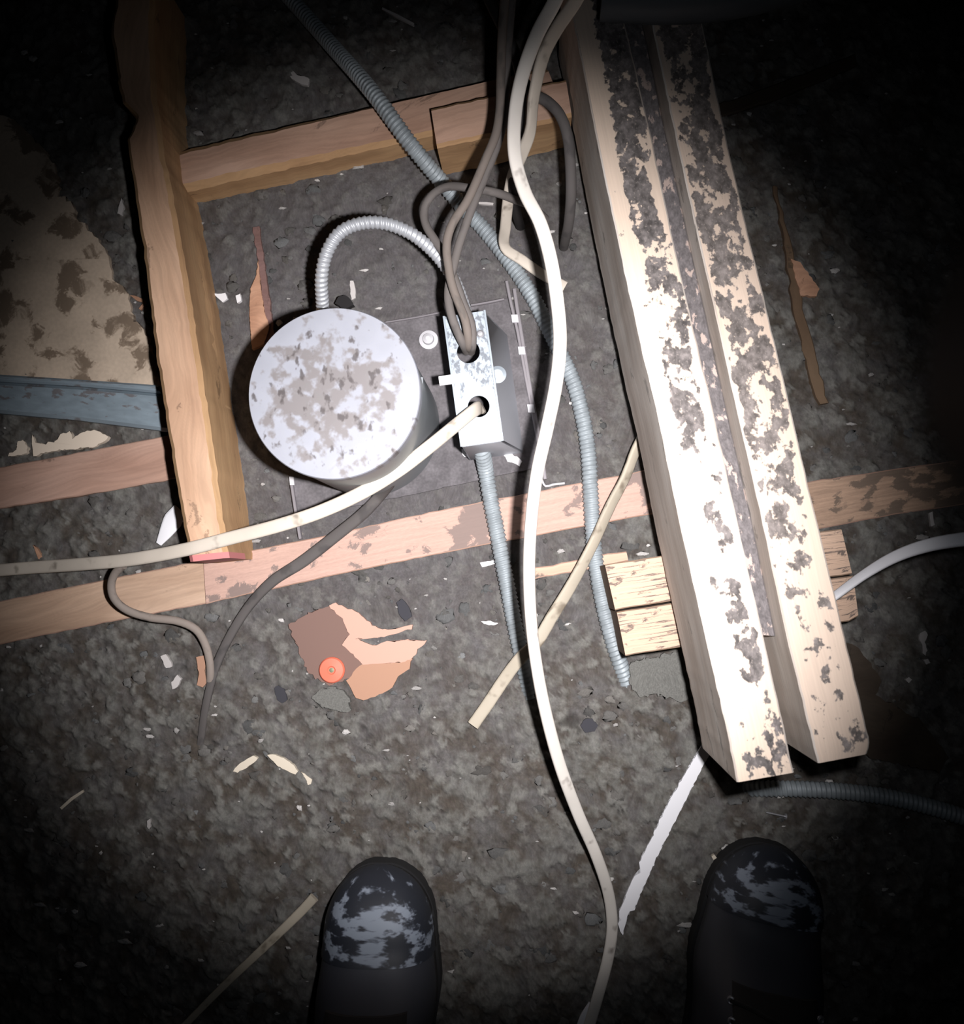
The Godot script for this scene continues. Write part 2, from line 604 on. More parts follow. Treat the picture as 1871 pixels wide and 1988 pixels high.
	# metals
	M.can_top = mat(Color.WHITE, 0.55, 0.15, img(768, 768, func(u: float, v: float) -> Color:
		var r := Vector2(u - 0.5, v - 0.5).length() * 2.0 / 0.40
		var s := 0.97 + 0.04 * g2.get_noise_2d(u * 8.0, v * 8.0)
		var c := Color(0.60 * s, 0.612 * s, 0.65 * s)
		var m: float = smoothstep(-0.20, 0.40, 0.8 * g2.get_noise_2d(u * 8.0, v * 8.0) + 0.9 * g1.get_noise_2d(u * 24.0, v * 24.0) + 0.40 - 0.75 * smoothstep(0.25, 0.95, r))
		var m2: float = smoothstep(0.30, 0.60, g1.get_noise_2d(u * 26.0 + 3.0, v * 17.0) + 0.10 - 0.2 * smoothstep(0.3, 1.0, r))
		return c.lerp(Color(0.45, 0.43, 0.428), m * 0.85).lerp(Color(0.27, 0.25, 0.25), m2 * 0.75)))
	M.can_side = mat(rgb(138, 144, 148), 0.45, 0.35)
	M.galv = mat(rgb(150, 160, 168), 0.5, 0.35)
	M.box_face = mat(Color.WHITE, 0.55, 0.1, img(256, 512, func(u: float, v: float) -> Color:
		var s := 0.97 + 0.05 * g2.get_noise_2d(u * 6.0, v * 8.0)
		var c := Color(0.66 * s, 0.70 * s, 0.735 * s)
		var m: float = smoothstep(-0.05, 0.50, g1.get_noise_2d(u * 5.0, v * 11.0) + 0.5 * g1.get_noise_2d(u * 16.0, v * 34.0) + 0.16 - 0.75 * smoothstep(0.45, 0.75, v))
		return c.lerp(Color(0.38, 0.40, 0.43), m * 0.8)))
	M.box_side = mat(rgb(178, 182, 190), 0.55, 0.2)
	M.flex_bright = mat(rgb(196, 200, 206), 0.42, 0.45)
	M.flex = mat(Color.WHITE, 0.55, 0.15, img(1024, 64, func(u: float, v: float) -> Color:
		var s := 0.95 + 0.10 * g2.get_noise_2d(u * 30.0, v * 3.0)
		return Color(0.60 * s, 0.635 * s, 0.655 * s)))
	M.pan = mat(Color.WHITE, 0.9, 0.0, img(256, 256, func(u: float, v: float) -> Color:
		var s := 0.375 + 0.08 * d1.get_noise_2d(u * 8.0, v * 8.0) + 0.05 * g1.get_noise_2d(u * 60.0, v * 60.0)
		return Color(s * 1.0, s * 0.97, s * 1.0)))
	M.rail = mat(rgb(128, 124, 128), 0.6, 0.15)
	M.tab = mat(rgb(190, 190, 194), 0.7)
	M.blue_metal = mat(Color.WHITE, 0.6, 0.1, img(512, 128, func(u: float, v: float) -> Color:
		var s := 0.95 + 0.08 * g2.get_noise_2d(u * 8.0, v * 3.0)
		var m: float = smoothstep(0.28, 0.42, d1.get_noise_2d(u * 9.0, v * 3.0) + 0.15 - 0.4 * v)
		return Color(0.53 * s, 0.59 * s, 0.63 * s).lerp(Color(0.40, 0.37, 0.37), m * 0.7)))
	M.steel = mat(rgb(200, 200, 205), 0.35, 0.7)

	# cable sheaths
	var sheath := func(c: Color, dirt: Color, amount: float, sd: int) -> ImageTexture:
		var dn := noise(sd, 1.0, 4)
		return img(512, 32, func(u: float, v: float) -> Color:
			var m: float = smoothstep(0.22, 0.6, dn.get_noise_2d(u * 16.0, v * 1.5) + amount)
			var s := 0.97 + 0.05 * dn.get_noise_2d(u * 9.0 + 40.0, v)
			return Color(c.r * s, c.g * s, c.b * s).lerp(dirt, m * 0.7))
	M.sheath_white = mat(Color.WHITE, 0.6, 0.0, sheath.call(Color(0.86, 0.84, 0.81), Color(0.42, 0.39, 0.37), -0.22, 71))
	M.sheath_cream = mat(Color.WHITE, 0.65, 0.0, sheath.call(Color(0.80, 0.765, 0.715), Color(0.45, 0.42, 0.38), -0.08, 72))
	M.sheath_tan = mat(Color.WHITE, 0.7, 0.0, sheath.call(Color(0.70, 0.665, 0.60), Color(0.40, 0.36, 0.31), 0.0, 73))
	M.sheath_grey = mat(Color.WHITE, 0.85, 0.0, sheath.call(Color(0.40, 0.38, 0.37), Color(0.31, 0.295, 0.29), 0.1, 74))
	M.sheath_brown = mat(Color.WHITE, 0.85, 0.0, sheath.call(Color(0.45, 0.415, 0.39), Color(0.34, 0.32, 0.305), 0.1, 75))
	M.sheath_dark = mat(Color.WHITE, 0.85, 0.0, sheath.call(Color(0.34, 0.325, 0.32), Color(0.25, 0.24, 0.24), 0.1, 76))
	M.sheath_taupe = mat(Color.WHITE, 0.8, 0.0, sheath.call(Color(0.56, 0.52, 0.49), Color(0.36, 0.33, 0.31), 0.0, 77))
	M.black_cable = mat(rgb(34, 31, 31), 0.7)
	M.plain_white = mat(rgb(232, 233, 238), 0.6)

	# boots
	M.boot = mat(rgb(60, 62, 70), 0.6)
	M.boot_toe = mat(Color.WHITE, 0.6, 0.0, img(384, 384, func(u: float, v: float) -> Color:
		var m: float = smoothstep(-0.10, 0.45, g1.get_noise_2d(u * 5.0 + 3.0, v * 5.0) * 1.2 + 0.3 * g1.get_noise_2d(u * 24.0, v * 24.0) + 0.30 + 0.5 * exp(-pow((v - 0.47) / 0.035, 2.0)) * (1.0 - smoothstep(0.14, 0.2, absf(u - 0.48))) - 1.1 * absf(v - 0.62) - 1.5 * maxf(absf(u - 0.46) - 0.16, 0.0))
		return Color(0.15, 0.165, 0.20).lerp(Color(0.60, 0.64, 0.70), m * 0.9)))
	M.sole = mat(rgb(26, 26, 28), 0.9)
	M.lace = mat(rgb(40, 38, 38), 0.9)

	M.floor = mat(Color.WHITE, 0.95)
	M.floor.vertex_color_use_as_albedo = true
	var fine := img(512, 512, func(u: float, v: float) -> Color:
		# periodic in both ways: sampled on two circles
		var p := Vector3(cos(u * TAU) * 3.0 + cos(v * TAU) * 0.9, sin(u * TAU) * 3.0, sin(v * TAU) * 3.0)
		var x := 0.88 + 0.14 * g1.get_noise_3dv(p * 2.2) + 0.10 * g2.get_noise_3dv(p * 7.0)
		return Color(x, x, x))
	M.floor.albedo_texture = fine
	M.floor.uv1_triplanar = true
	M.floor.uv1_world_triplanar = true
	M.floor.uv1_scale = Vector3(9, 9, 9)
	M.clump = mat(Color.WHITE, 0.95)
	M.clump.vertex_color_use_as_albedo = true
	M.clump.albedo_texture = fine
	M.clump.uv1_triplanar = true
	M.clump.uv1_world_triplanar = true
	M.clump.uv1_scale = Vector3(23, 23, 23)
	M.chunk = mat(rgb(116, 116, 112), 0.95, 0.0, fine)
	M.chunk.uv1_triplanar = true
	M.chunk.uv1_scale = Vector3(14, 14, 14)
	M.dark_pebble = mat(rgb(54, 54, 60), 0.9)
	M.torn = mat(rgb(192, 154, 138), 0.85)
	M.torn_tan = mat(rgb(168, 130, 108), 0.85)
	M.torn_dark = mat(rgb(118, 94, 86), 0.9)
	M.orange = mat(rgb(218, 112, 88), 0.5)
	M.splinter = mat(rgb(190, 148, 122), 0.85, 0.0, grain)
	M.red_wood = mat(rgb(128, 100, 96), 0.9, 0.0, grain)


func _beam_top(d: Array, sd: int, wood: Color, strong: float) -> ImageTexture:
	var a := noise(sd, 1.0, 5, FastNoiseLite.TYPE_SIMPLEX_SMOOTH, 0.35)
	var b := noise(sd + 1, 1.0, 4)
	return img(1600, 128, func(u: float, v: float) -> Color:
		var y := 30.0 + u * 1490.0
		var i := 0
		while i < d.size() - 2 and d[i + 1][0] < y:
			i += 1
		var k := clampf((y - d[i][0]) / (d[i + 1][0] - d[i][0]), 0.0, 1.0)
		var c: float = lerpf(d[i][1], d[i + 1][1], k)
		var hw: float = lerpf(d[i][2], d[i + 1][2], k)
		var den: float = lerpf(d[i][3], d[i + 1][3], k)
		var win := 1.0 - smoothstep(0.65, 1.2, absf(v - c) / hw)
		var n := a.get_noise_2d(u * 24.0, v * 1.75) * 0.62 + a.get_noise_2d(u * 66.0 + 50.0, v * 4.6) * 0.34 + b.get_noise_2d(u * 170.0, v * 12.0) * 0.10
		var th := lerpf(0.40, -0.40, den * win) if win > 0.02 else 0.45
		var m := smoothstep(th, th + 0.09, n)
		var s := 0.96 + 0.04 * b.get_noise_2d(u * 8.0, v * 20.0)
		var g := 0.37 + 0.20 * a.get_noise_2d(u * 40.0 + 7.0, v * 3.0) + 0.10 * b.get_noise_2d(u * 120.0 + 7.0, v * 9.0)
		var flake := smoothstep(0.36, 0.44, b.get_noise_2d(u * 200.0, v * 15.0 + 3.0))
		return Color(wood.r * s, wood.g * s, wood.b * s).lerp(Color(g, g * 0.955, g * 0.95).lerp(Color(0.66, 0.62, 0.60), flake * 0.5), m * strong))


func _floor() -> void:
	var xs := PackedFloat64Array()
	var zs := PackedFloat64Array()
	var c := 0.0019
	for k in 16:
		xs.append(-2.2 + k * 0.1)
		zs.append(-2.3 + k * 0.1)
	var x := -0.60
	while x < 0.48:
		xs.append(x)
		x += c
	var z := -0.68
	while z < 0.50:
		zs.append(z)
		z += c
	for k in 16:
		xs.append(0.5 + k * 0.1)
		zs.append(0.52 + k * 0.1)
	var w := xs.size()
	var h := zs.size()
	var v := PackedVector3Array()
	var col := PackedColorArray()
	v.resize(w * h)
	col.resize(w * h)
	var brown := Color(0.084, 0.070, 0.057)
	var grey := Color(0.128, 0.122, 0.119)
	var pale := Color(0.225, 0.222, 0.205)
	var pan_c := at(770, 730, 0)
	for j in h:
		for i in w:
			var X := xs[i]
			var Z := zs[j]
			var cellv := n_cell.get_noise_2d(X, Z) * 0.5 + 0.5
			var ed := n_edge.get_noise_2d(X, Z) + 1.0
			var t := n_tone.get_noise_2d(X, Z)
			var fill := smoothstep(0.10, 0.34, Vector2(X - pan_c.x, (Z - pan_c.z) * 0.8).length())
			var bump := smoothstep(0.12, 0.62, 1.0 - ed * 1.05) * smoothstep(0.50, 0.68, cellv)
			var cv2 := n_cell2.get_noise_2d(X, Z) * 0.5 + 0.5
			var b2 := smoothstep(0.1, 0.5, 1.0 - (n_edge2.get_noise_2d(X, Z) + 1.0) * 1.1) * smoothstep(0.62, 0.72, cv2) * fill
			var ck := 1.0 - smoothstep(0.0, 0.025, absf(n_crack.get_noise_2d(X, Z)))
			ck *= smoothstep(0.05, 0.3, n_low.get_noise_2d(X + 3.0, Z)) * fill
			v[j * w + i] = Vector3(X, ground(X, Z) + (bump * 2.0 * (0.35 + 0.65 * fill) + b2 * 2.2 - ck * 3.0) * 0.001, Z)
			var v3 := n_mid.get_noise_2d(X * 1.7 + 5.0, Z * 1.7)
			var cc := brown.lerp(grey, clampf(0.42 + t * 1.1 + v3 * 0.35, 0.0, 1.0)).lerp(Color(0.122, 0.115, 0.121), (1.0 - fill) * 0.8)
			var lum := 1.0 + 0.34 * v3 * (0.4 + 0.6 * fill)
			cc = Color(cc.r * lum, cc.g * lum, cc.b * lum)
			cc = cc.lerp(pale, clampf(bump * (0.30 + 0.60 * smoothstep(0.6, 1.0, cellv) + 0.5 * v3) * (0.3 + 0.7 * fill), 0.0, 0.85))
			cc = cc.lerp(Color(pale.r * 0.85, pale.g * 0.86, pale.b * 0.86), clampf(b2 * (0.50 + 0.5 * v3), 0.0, 1.0))
			cc = cc.lerp(Color(0.03, 0.027, 0.025), ck * 0.75)
			col[j * w + i] = cc
	var nor := PackedVector3Array()
	nor.resize(w * h)
	for j in h:
		for i in w:
			var i0 := maxi(i - 1, 0)
			var i1 := mini(i + 1, w - 1)
			var j0 := maxi(j - 1, 0)
			var j1 := mini(j + 1, h - 1)
			var dx := (v[j * w + i1].y - v[j * w + i0].y) / (xs[i1] - xs[i0])
			var dz := (v[j1 * w + i].y - v[j0 * w + i].y) / (zs[j1] - zs[j0])
			nor[j * w + i] = Vector3(-dx, 1.0, -dz).normalized()
	var idx := PackedInt32Array()
	idx.resize((w - 1) * (h - 1) * 6)
	var k := 0
	for j in h - 1:
		for i in w - 1:
			var a := j * w + i
			idx[k] = a; idx[k + 1] = a + 1; idx[k + 2] = a + w + 1
			idx[k + 3] = a; idx[k + 4] = a + w + 1; idx[k + 5] = a + w
			k += 6
	var arr := []
	arr.resize(Mesh.ARRAY_MAX)
	arr[Mesh.ARRAY_VERTEX] = v
	arr[Mesh.ARRAY_NORMAL] = nor
	arr[Mesh.ARRAY_COLOR] = col
	arr[Mesh.ARRAY_INDEX] = idx
	var mesh := ArrayMesh.new()
	mesh.add_surface_from_arrays(Mesh.PRIMITIVE_TRIANGLES, arr)
	mesh.surface_set_material(0, M.floor)
	var o := obj("floor", mesh)
	tag(o, "attic floor buried under dusty grey-brown loose fill and rubble", "floor", "", "structure")


func _boards() -> void:
	# exposed white sheet at the far left, its edge torn
	var o := obj("ceiling_sheet", slab(ats([[-60, 200], [30, 235], [60, 262], [100, 312], [112, 345], [116, 380], [138, 392], [150, 425], [196, 470], [207, 498], [216, 535], [245, 565], [262, 620], [284, 650], [312, 752], [-60, 735]], 5.0), 0.006, M.sheet, 0.004, 0.004, 3.2))
	tag(o, "beige ceiling sheet with dark stains and a torn edge, exposed at the far left", "ceiling sheet")
	# blue-grey metal channel
	var s := thing("metal_channel", "blue-grey sheet metal channel running from the left edge to the upright stud", "metal channel", at(150, 785, 5))
	obj("web", board(ats([[-40, 739], [150, 750], [312, 764]], 16.0), ats([[-40, 798], [150, 815], [326, 837]], 16.0), 0.010, M.blue_metal, M.blue_metal, 0.0, true, 0.003), s)
	obj("flange", board(ats([[-40, 724], [150, 736], [306, 747]], 20.0), ats([[-40, 738], [150, 749], [311, 763]], 20.0), 0.015, M.blue_metal, M.blue_metal, 0.0, true, 0.002), s)
	# crumbled plaster below it
	o = obj("plaster_crust", slab(ats([[62, 872], [62, 846], [70, 862], [88, 862], [112, 853], [118, 842], [136, 838], [140, 852], [152, 846], [160, 838], [182, 836], [205, 843], [210, 848], [196, 862], [175, 868], [120, 873], [90, 878], [64, 886]], 5.0), 0.006, M.plaster, 0.002, 0.0025))
	tag(o, "long cream crust of crumbled plaster between the blue channel and the wood strip", "plaster")
	o = obj("plaster_crust", slab(ats([[15, 884], [32, 872], [36, 854], [46, 855], [54, 870], [50, 880], [30, 886]], 4.0), 0.005, M.plaster, 0.002, 0.0025))
	tag(o, "small triangular crumb of cream plaster left of the long plaster crust", "plaster")
	# furring strips laid flush with the fill
	o = obj("furring_strip", board(ats([[-60, 918], [160, 877], [337, 843]], 5.0), ats([[-60, 996], [160, 962], [345, 928]], 5.0), 0.018, M.strip, M.strip, 0.0008, false, 0.001, 0.008, Vector2(0.1, 0.05)))
	tag(o, "short pinkish wood strip below the blue channel, butting the left stud", "wood strip")
	o = obj("furring_strip", board(ats([[-60, 1179], [200, 1126], [394, 1087]], 5.0), ats([[-60, 1263], [200, 1210], [399, 1172]], 5.0), 0.018, M.strip_tan, M.strip, 0.0008, false, 0.001, 0.008, Vector2(0.4, 0.3)))
	tag(o, "tan wood strip at the left edge, ending at a joint under the curled grey wire", "wood strip")
	o = obj("furring_strip", board(ats([[395, 1087], [640, 1038], [840, 993], [1240, 915], [1300, 902]], 5.0), ats([[400, 1172], [640, 1119], [840, 1077], [1263, 998], [1320, 988]], 5.0), 0.018, M.strip_dirty, M.strip, 0.0008, true, 0.001))
	tag(o, "long pinkish wood strip crossing under the grey conduits in the middle, blotched with dirt", "wood strip")
	o = obj("furring_strip", board(ats([[1480, 955], [1575, 934], [1720, 913], [1930, 883]], 5.0), ats([[1490, 1040], [1590, 1027], [1720, 1002], [1930, 970]], 5.0), 0.018, M.strip_far, M.strip, 0.0008, true, 0.001))
	tag(o, "brown dirty wood strip coming out on the right side of the two beams", "wood strip")
	o = obj("furring_strip", board(ats([[1022, 1106], [1116, 1087], [1215, 1068]], 3.0), ats([[1028, 1126], [1113, 1110], [1220, 1090]], 3.0), 0.012, M.crib, M.strip, 0.002, false, 0.001))
	tag(o, "half-buried sliver of pale wood between the two conduits below the long strip", "wood strip")

	# left upright stud
	var stud := thing("wood_stud", "upright tan wood stud left of the round metal can, its lower end painted red", "stud", at(390, 700, 0))
	var sl := ats([[232, -60], [212, 60], [226, 150], [234, 196], [262, 222], [256, 245], [243, 270], [256, 350], [274, 470], [290, 600], [302, 700], [318, 800], [334, 900], [350, 1000], [366, 1090]], 80.0)
	var sr := ats([[300, -60], [296, 60], [300, 150], [303, 196], [308, 235], [312, 262], [316, 300], [330, 362], [350, 470], [372, 600], [386, 700], [402, 800], [416, 900], [430, 1000], [442, 1082]], 80.0)
	obj("stud_body", board(sl, sr, 0.085, M.stud, M.stud_side, 0.0014, false, 0.004, 0.006, Vector2(0.1, 0.1)), stud)
	var rp := obj("painted_end", board(ats([[364, 1079], [366.5, 1091]], 80.4), ats([[441, 1071], [443, 1083]], 80.4), 0.05, M.red_paint, M.red_paint, 0.0, false, 0.004, 0.003), stud)
	tag(rp, "red painted end")
	# wane along the stud's right side
	var wr := ats([[318, 300], [334, 362], [353, 470], [375, 600], [389, 700], [405, 800], [419, 900], [433, 1000], [445, 1080]], 64.0)
	var wr2 := ats([[345, 300], [368, 400], [390, 480], [412, 600], [424, 700], [438, 800], [452, 900], [464, 1000], [472, 1074]], 22.0)
	obj("side_face", board(wr, wr2, 0.02, M.stud_side, M.stud_side, 0.004, false, 0.003, 0.005, Vector2(0.3, 0.5)), stud)

	# cross block between the stud and the beams
	o = obj("wood_block", board(ats([[311, 296], [480, 257], [700, 207], [968, 147], [1060, 127]], 34.0), ats([[336, 374], [480, 340], [640, 304], [840, 258], [1090, 202]], 34.0), 0.037, M.block, M.stud_side, 0.0016, false, 0.006, 0.006, Vector2(0.25, 0.6)))
	tag(o, "brown wood cross block running from the left stud towards the beams at the top", "wood block")
	o = obj("wood_block", board(ats([[836, 209], [966, 181], [1098, 152]], 62.0), ats([[848, 285], [960, 262], [1110, 226]], 62.0), 0.06, M.block, M.stud_side, 0.0012, false, 0.003, 0.006, Vector2(0.1, 0.2)))
	tag(o, "short wood block lapped onto the cross block behind the hanging cables", "wood block")

	# red-brown edges around the fixture's opening
	o = obj("wood_sliver", slab(ats([[490, 440], [503, 438], [520, 560], [536, 680], [516, 688], [508, 560]], 3.5), 0.006, M.red_wood, 0.0015))
	tag(o, "dark reddish wood edge half buried left of the round can", "wood sliver")
	o = obj("wood_sliver", slab(ats([[501, 505], [505, 548], [512, 600], [523, 634], [512, 668], [488, 678], [484, 600], [486, 560], [496, 540]], 5.0), 0.006, M.splinter, 0.001))
	tag(o, "orange wood splinter standing just left of the round can", "wood sliver")

	# right-hand dark side
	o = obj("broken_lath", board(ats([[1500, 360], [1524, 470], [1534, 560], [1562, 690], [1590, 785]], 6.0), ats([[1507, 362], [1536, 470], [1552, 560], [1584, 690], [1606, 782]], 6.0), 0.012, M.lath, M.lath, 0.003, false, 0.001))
	tag(o, "broken dark wood lath lying in the shadow right of the beams", "lath")
	o = obj("torn_chip", slab(ats([[1536, 502], [1552, 508], [1590, 560], [1586, 574], [1554, 574], [1544, 540]], 7.0), 0.005, M.splinter, 0.0015))
	tag(o, "torn tan wood chip on the dark lath right of the beams", "wood chip")
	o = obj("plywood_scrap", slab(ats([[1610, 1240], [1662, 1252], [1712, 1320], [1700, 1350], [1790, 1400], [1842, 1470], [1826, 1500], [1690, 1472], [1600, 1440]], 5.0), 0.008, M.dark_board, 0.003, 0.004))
	tag(o, "dark brown board scrap lying in shadow beside the beams' lower ends", "board")
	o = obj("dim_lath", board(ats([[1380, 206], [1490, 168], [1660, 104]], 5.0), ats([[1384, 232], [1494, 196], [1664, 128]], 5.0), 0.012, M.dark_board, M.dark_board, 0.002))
	tag(o, "barely lit brown lath in the dark upper right beyond the beams", "lath")


func beam_h(py: float) -> float:
	return lerpf(160.0, 250.0, (py - 30.0) / 1470.0)


func _beams() -> void:
	var edge := func(list: Array, drop := 0.0) -> Array:
		var out := []
		for p in list:
			out.append(at(p[0], p[1], beam_h(p[1])) + Vector3.DOWN * drop)
		return out
	var ll := [[1091, -60], [1110, 27], [1134, 144], [1161, 284], [1202, 479], [1236, 636], [1275, 800], [1319.5, 1016], [1373.5, 1255], [1412, 1424], [1431, 1519]]
	var lr := [[1184, -80], [1204, 10], [1232, 126], [1264, 264], [1305, 458], [1341, 616], [1381, 782], [1428, 998], [1482, 1236], [1520, 1404], [1541, 1500]]
	var rl := [[1232, -80], [1257, 5], [1279, 110], [1307, 244], [1350, 440], [1387, 600], [1427, 782], [1477, 998], [1528, 1240], [1568, 1402], [1588, 1482]]
	var rr := [[1331, -100], [1351, -10], [1374, 95], [1402, 232], [1446, 426], [1485, 585], [1528, 765], [1578, 980], [1637, 1222], [1675, 1382], [1694, 1462]]
	var o := obj("timber_beam", board(edge.call(ll), edge.call(lr), 0.130, M.beam_left, M.beam_side, 0.0006, true, 0.0012))
	tag(o, "left of two parallel timber beams, brightly lit pale top flaked with grey dirt", "beam")
	o = obj("timber_beam", board(edge.call(rl), edge.call(rr), 0.130, M.beam_right, M.beam_side, 0.0006, true, 0.0012, 0.008, Vector2(0.2, 0.1), 0.004))
	tag(o, "right of two parallel timber beams, its pale top speckled with dirt along the dark side", "beam")
	# dirty filler board pinched between the beams
	var fl := []
	var fr := []
	var el: Array = edge.call(lr.slice(0, 9), 0.030)
	var er: Array = edge.call(rl.slice(0, 9), 0.030)
	for i in el.size():
		var a: Vector3 = el[i]
		var b: Vector3 = er[i]
		fl.append(a.lerp(b, 0.03))
		fr.append(a.lerp(b, 0.97))
	o = obj("filler_board", board(fl, fr, 0.06, M.filler, M.filler, 0.0003, true, 0.0008))
	tag(o, "narrow dirt-covered filler board sunk in the gap between the two beams", "board")
	# crib blocks under the near end
	o = obj("crib_block", board(ats([[1174, 1096], [1400, 1060], [1633, 1027]], 84.0), ats([[1194, 1184], [1420, 1149], [1654, 1114]], 84.0), 0.086, M.crib, M.crib_end, 0.0008, true, 0.001))
	tag(o, "upper of two pale weathered wood blocks the beams rest on", "wood block")
	o = obj("crib_block", board(ats([[1197, 1188], [1420, 1152], [1656, 1118]], 83.0), ats([[1214, 1273], [1440, 1238], [1667, 1203]], 83.0), 0.085, M.crib, M.crib_end, 0.0008, true, 0.001, 0.008, Vector2(0, 0), 0.003))
	tag(o, "lower of two pale weathered wood blocks the beams rest on, nearer the boots", "wood block")
	# dim metal duct crossing over the far end of the beams
	var path := ats([[1170, -30, 205], [1300, -24, 205], [1420, -34, 205], [1520, -58, 205], [1700, -110, 205]])
	o = obj("metal_duct", build([sweep(path, 0.052, 0.044, [0.0], 0.0)], [mat(rgb(52, 60, 68), 0.6, 0.2)]))
	tag(o, "dim blue-black metal pipe crossing over the far ends of the beams", "pipe")


func _hole_half(t: Tris, rect: Array, hole: Vector2, r: float, o: Vector3, ex: Vector3, ey: Vector3, up: Vector3, th: float, size: Vector2) -> void:
	# a rectangular half of the box cover with one round knock-out
	var n := 32
	var lo: Vector2 = rect[0]
	var hi: Vector2 = rect[1]
	var angles := []
	for j in n:
		angles.append(TAU * j / n)
	for c in [lo, Vector2(hi.x, lo.y), hi, Vector2(lo.x, hi.y)]:
		angles.append(fposmod((c - hole).angle(), TAU))
	angles.sort()
	var ins := []
	var out := []
	for a in angles:
		var d := Vector2(cos(a), sin(a))
		ins.append(hole + d * r)
		var k := 1e9
		if d.x > 1e-6: k = minf(k, (hi.x - hole.x) / d.x)
		if d.x < -1e-6: k = minf(k, (lo.x - hole.x) / d.x)
		if d.y > 1e-6: k = minf(k, (hi.y - hole.y) / d.y)
		if d.y < -1e-6: k = minf(k, (lo.y - hole.y) / d.y)
		out.append(hole + d * k)
	var p := func(q: Vector2, z: float) -> Vector3:
		return o + ex * q.x + ey * q.y + up * z
	for i in angles.size():
		var j := (i + 1) % angles.size()
		var uo0 := Vector2(out[i].x / size.x, out[i].y / size.y)
		var uo1 := Vector2(out[j].x / size.x, out[j].y / size.y)
		var ui0 := Vector2(ins[i].x / size.x, ins[i].y / size.y)
		var ui1 := Vector2(ins[j].x / size.x, ins[j].y / size.y)
		t.quad(p.call(ins[i], 0.0), p.call(ins[j], 0.0), p.call(out[j], 0.0), p.call(out[i], 0.0), ui0, ui1, uo1, uo0, 1)
		t.quad(p.call(ins[j], -th), p.call(ins[i], -th), p.call(out[i], -th), p.call(out[j], -th), ui1, ui0, uo0, uo1, 2)
		t.quad(p.call(ins[i], -th), p.call(ins[j], -th), p.call(ins[j], 0.0), p.call(ins[i], 0.0), ui0, ui1, ui1, ui0, 3)


func box_at(t: Tris, o: Vector3, ex: Vector3, ey: Vector3, ez: Vector3, g := 20) -> void:
	# a box from a corner and its three edges
	var c := []
	for k in 8:
		c.append(o + (ex if k & 1 else Vector3.ZERO) + (ey if k & 2 else Vector3.ZERO) + (ez if k & 4 else Vector3.ZERO))
	var z := Vector2(0.1, 0.8)
	var q := Vector2(0.9, 0.8)
	var r := Vector2(0.9, 0.95)
	var s := Vector2(0.1, 0.95)
	var fl := ex.cross(ey).dot(ez) < 0.0
	for f in [[0, 2, 3, 1], [4, 5, 7, 6], [0, 1, 5, 4], [2, 6, 7, 3], [0, 4, 6, 2], [1, 3, 7, 5]]:
		g += 1
		if fl:
			t.quad(c[f[3]], c[f[2]], c[f[1]], c[f[0]], z, q, r, s, g)
		else:
			t.quad(c[f[0]], c[f[1]], c[f[2]], c[f[3]], z, q, r, s, g)


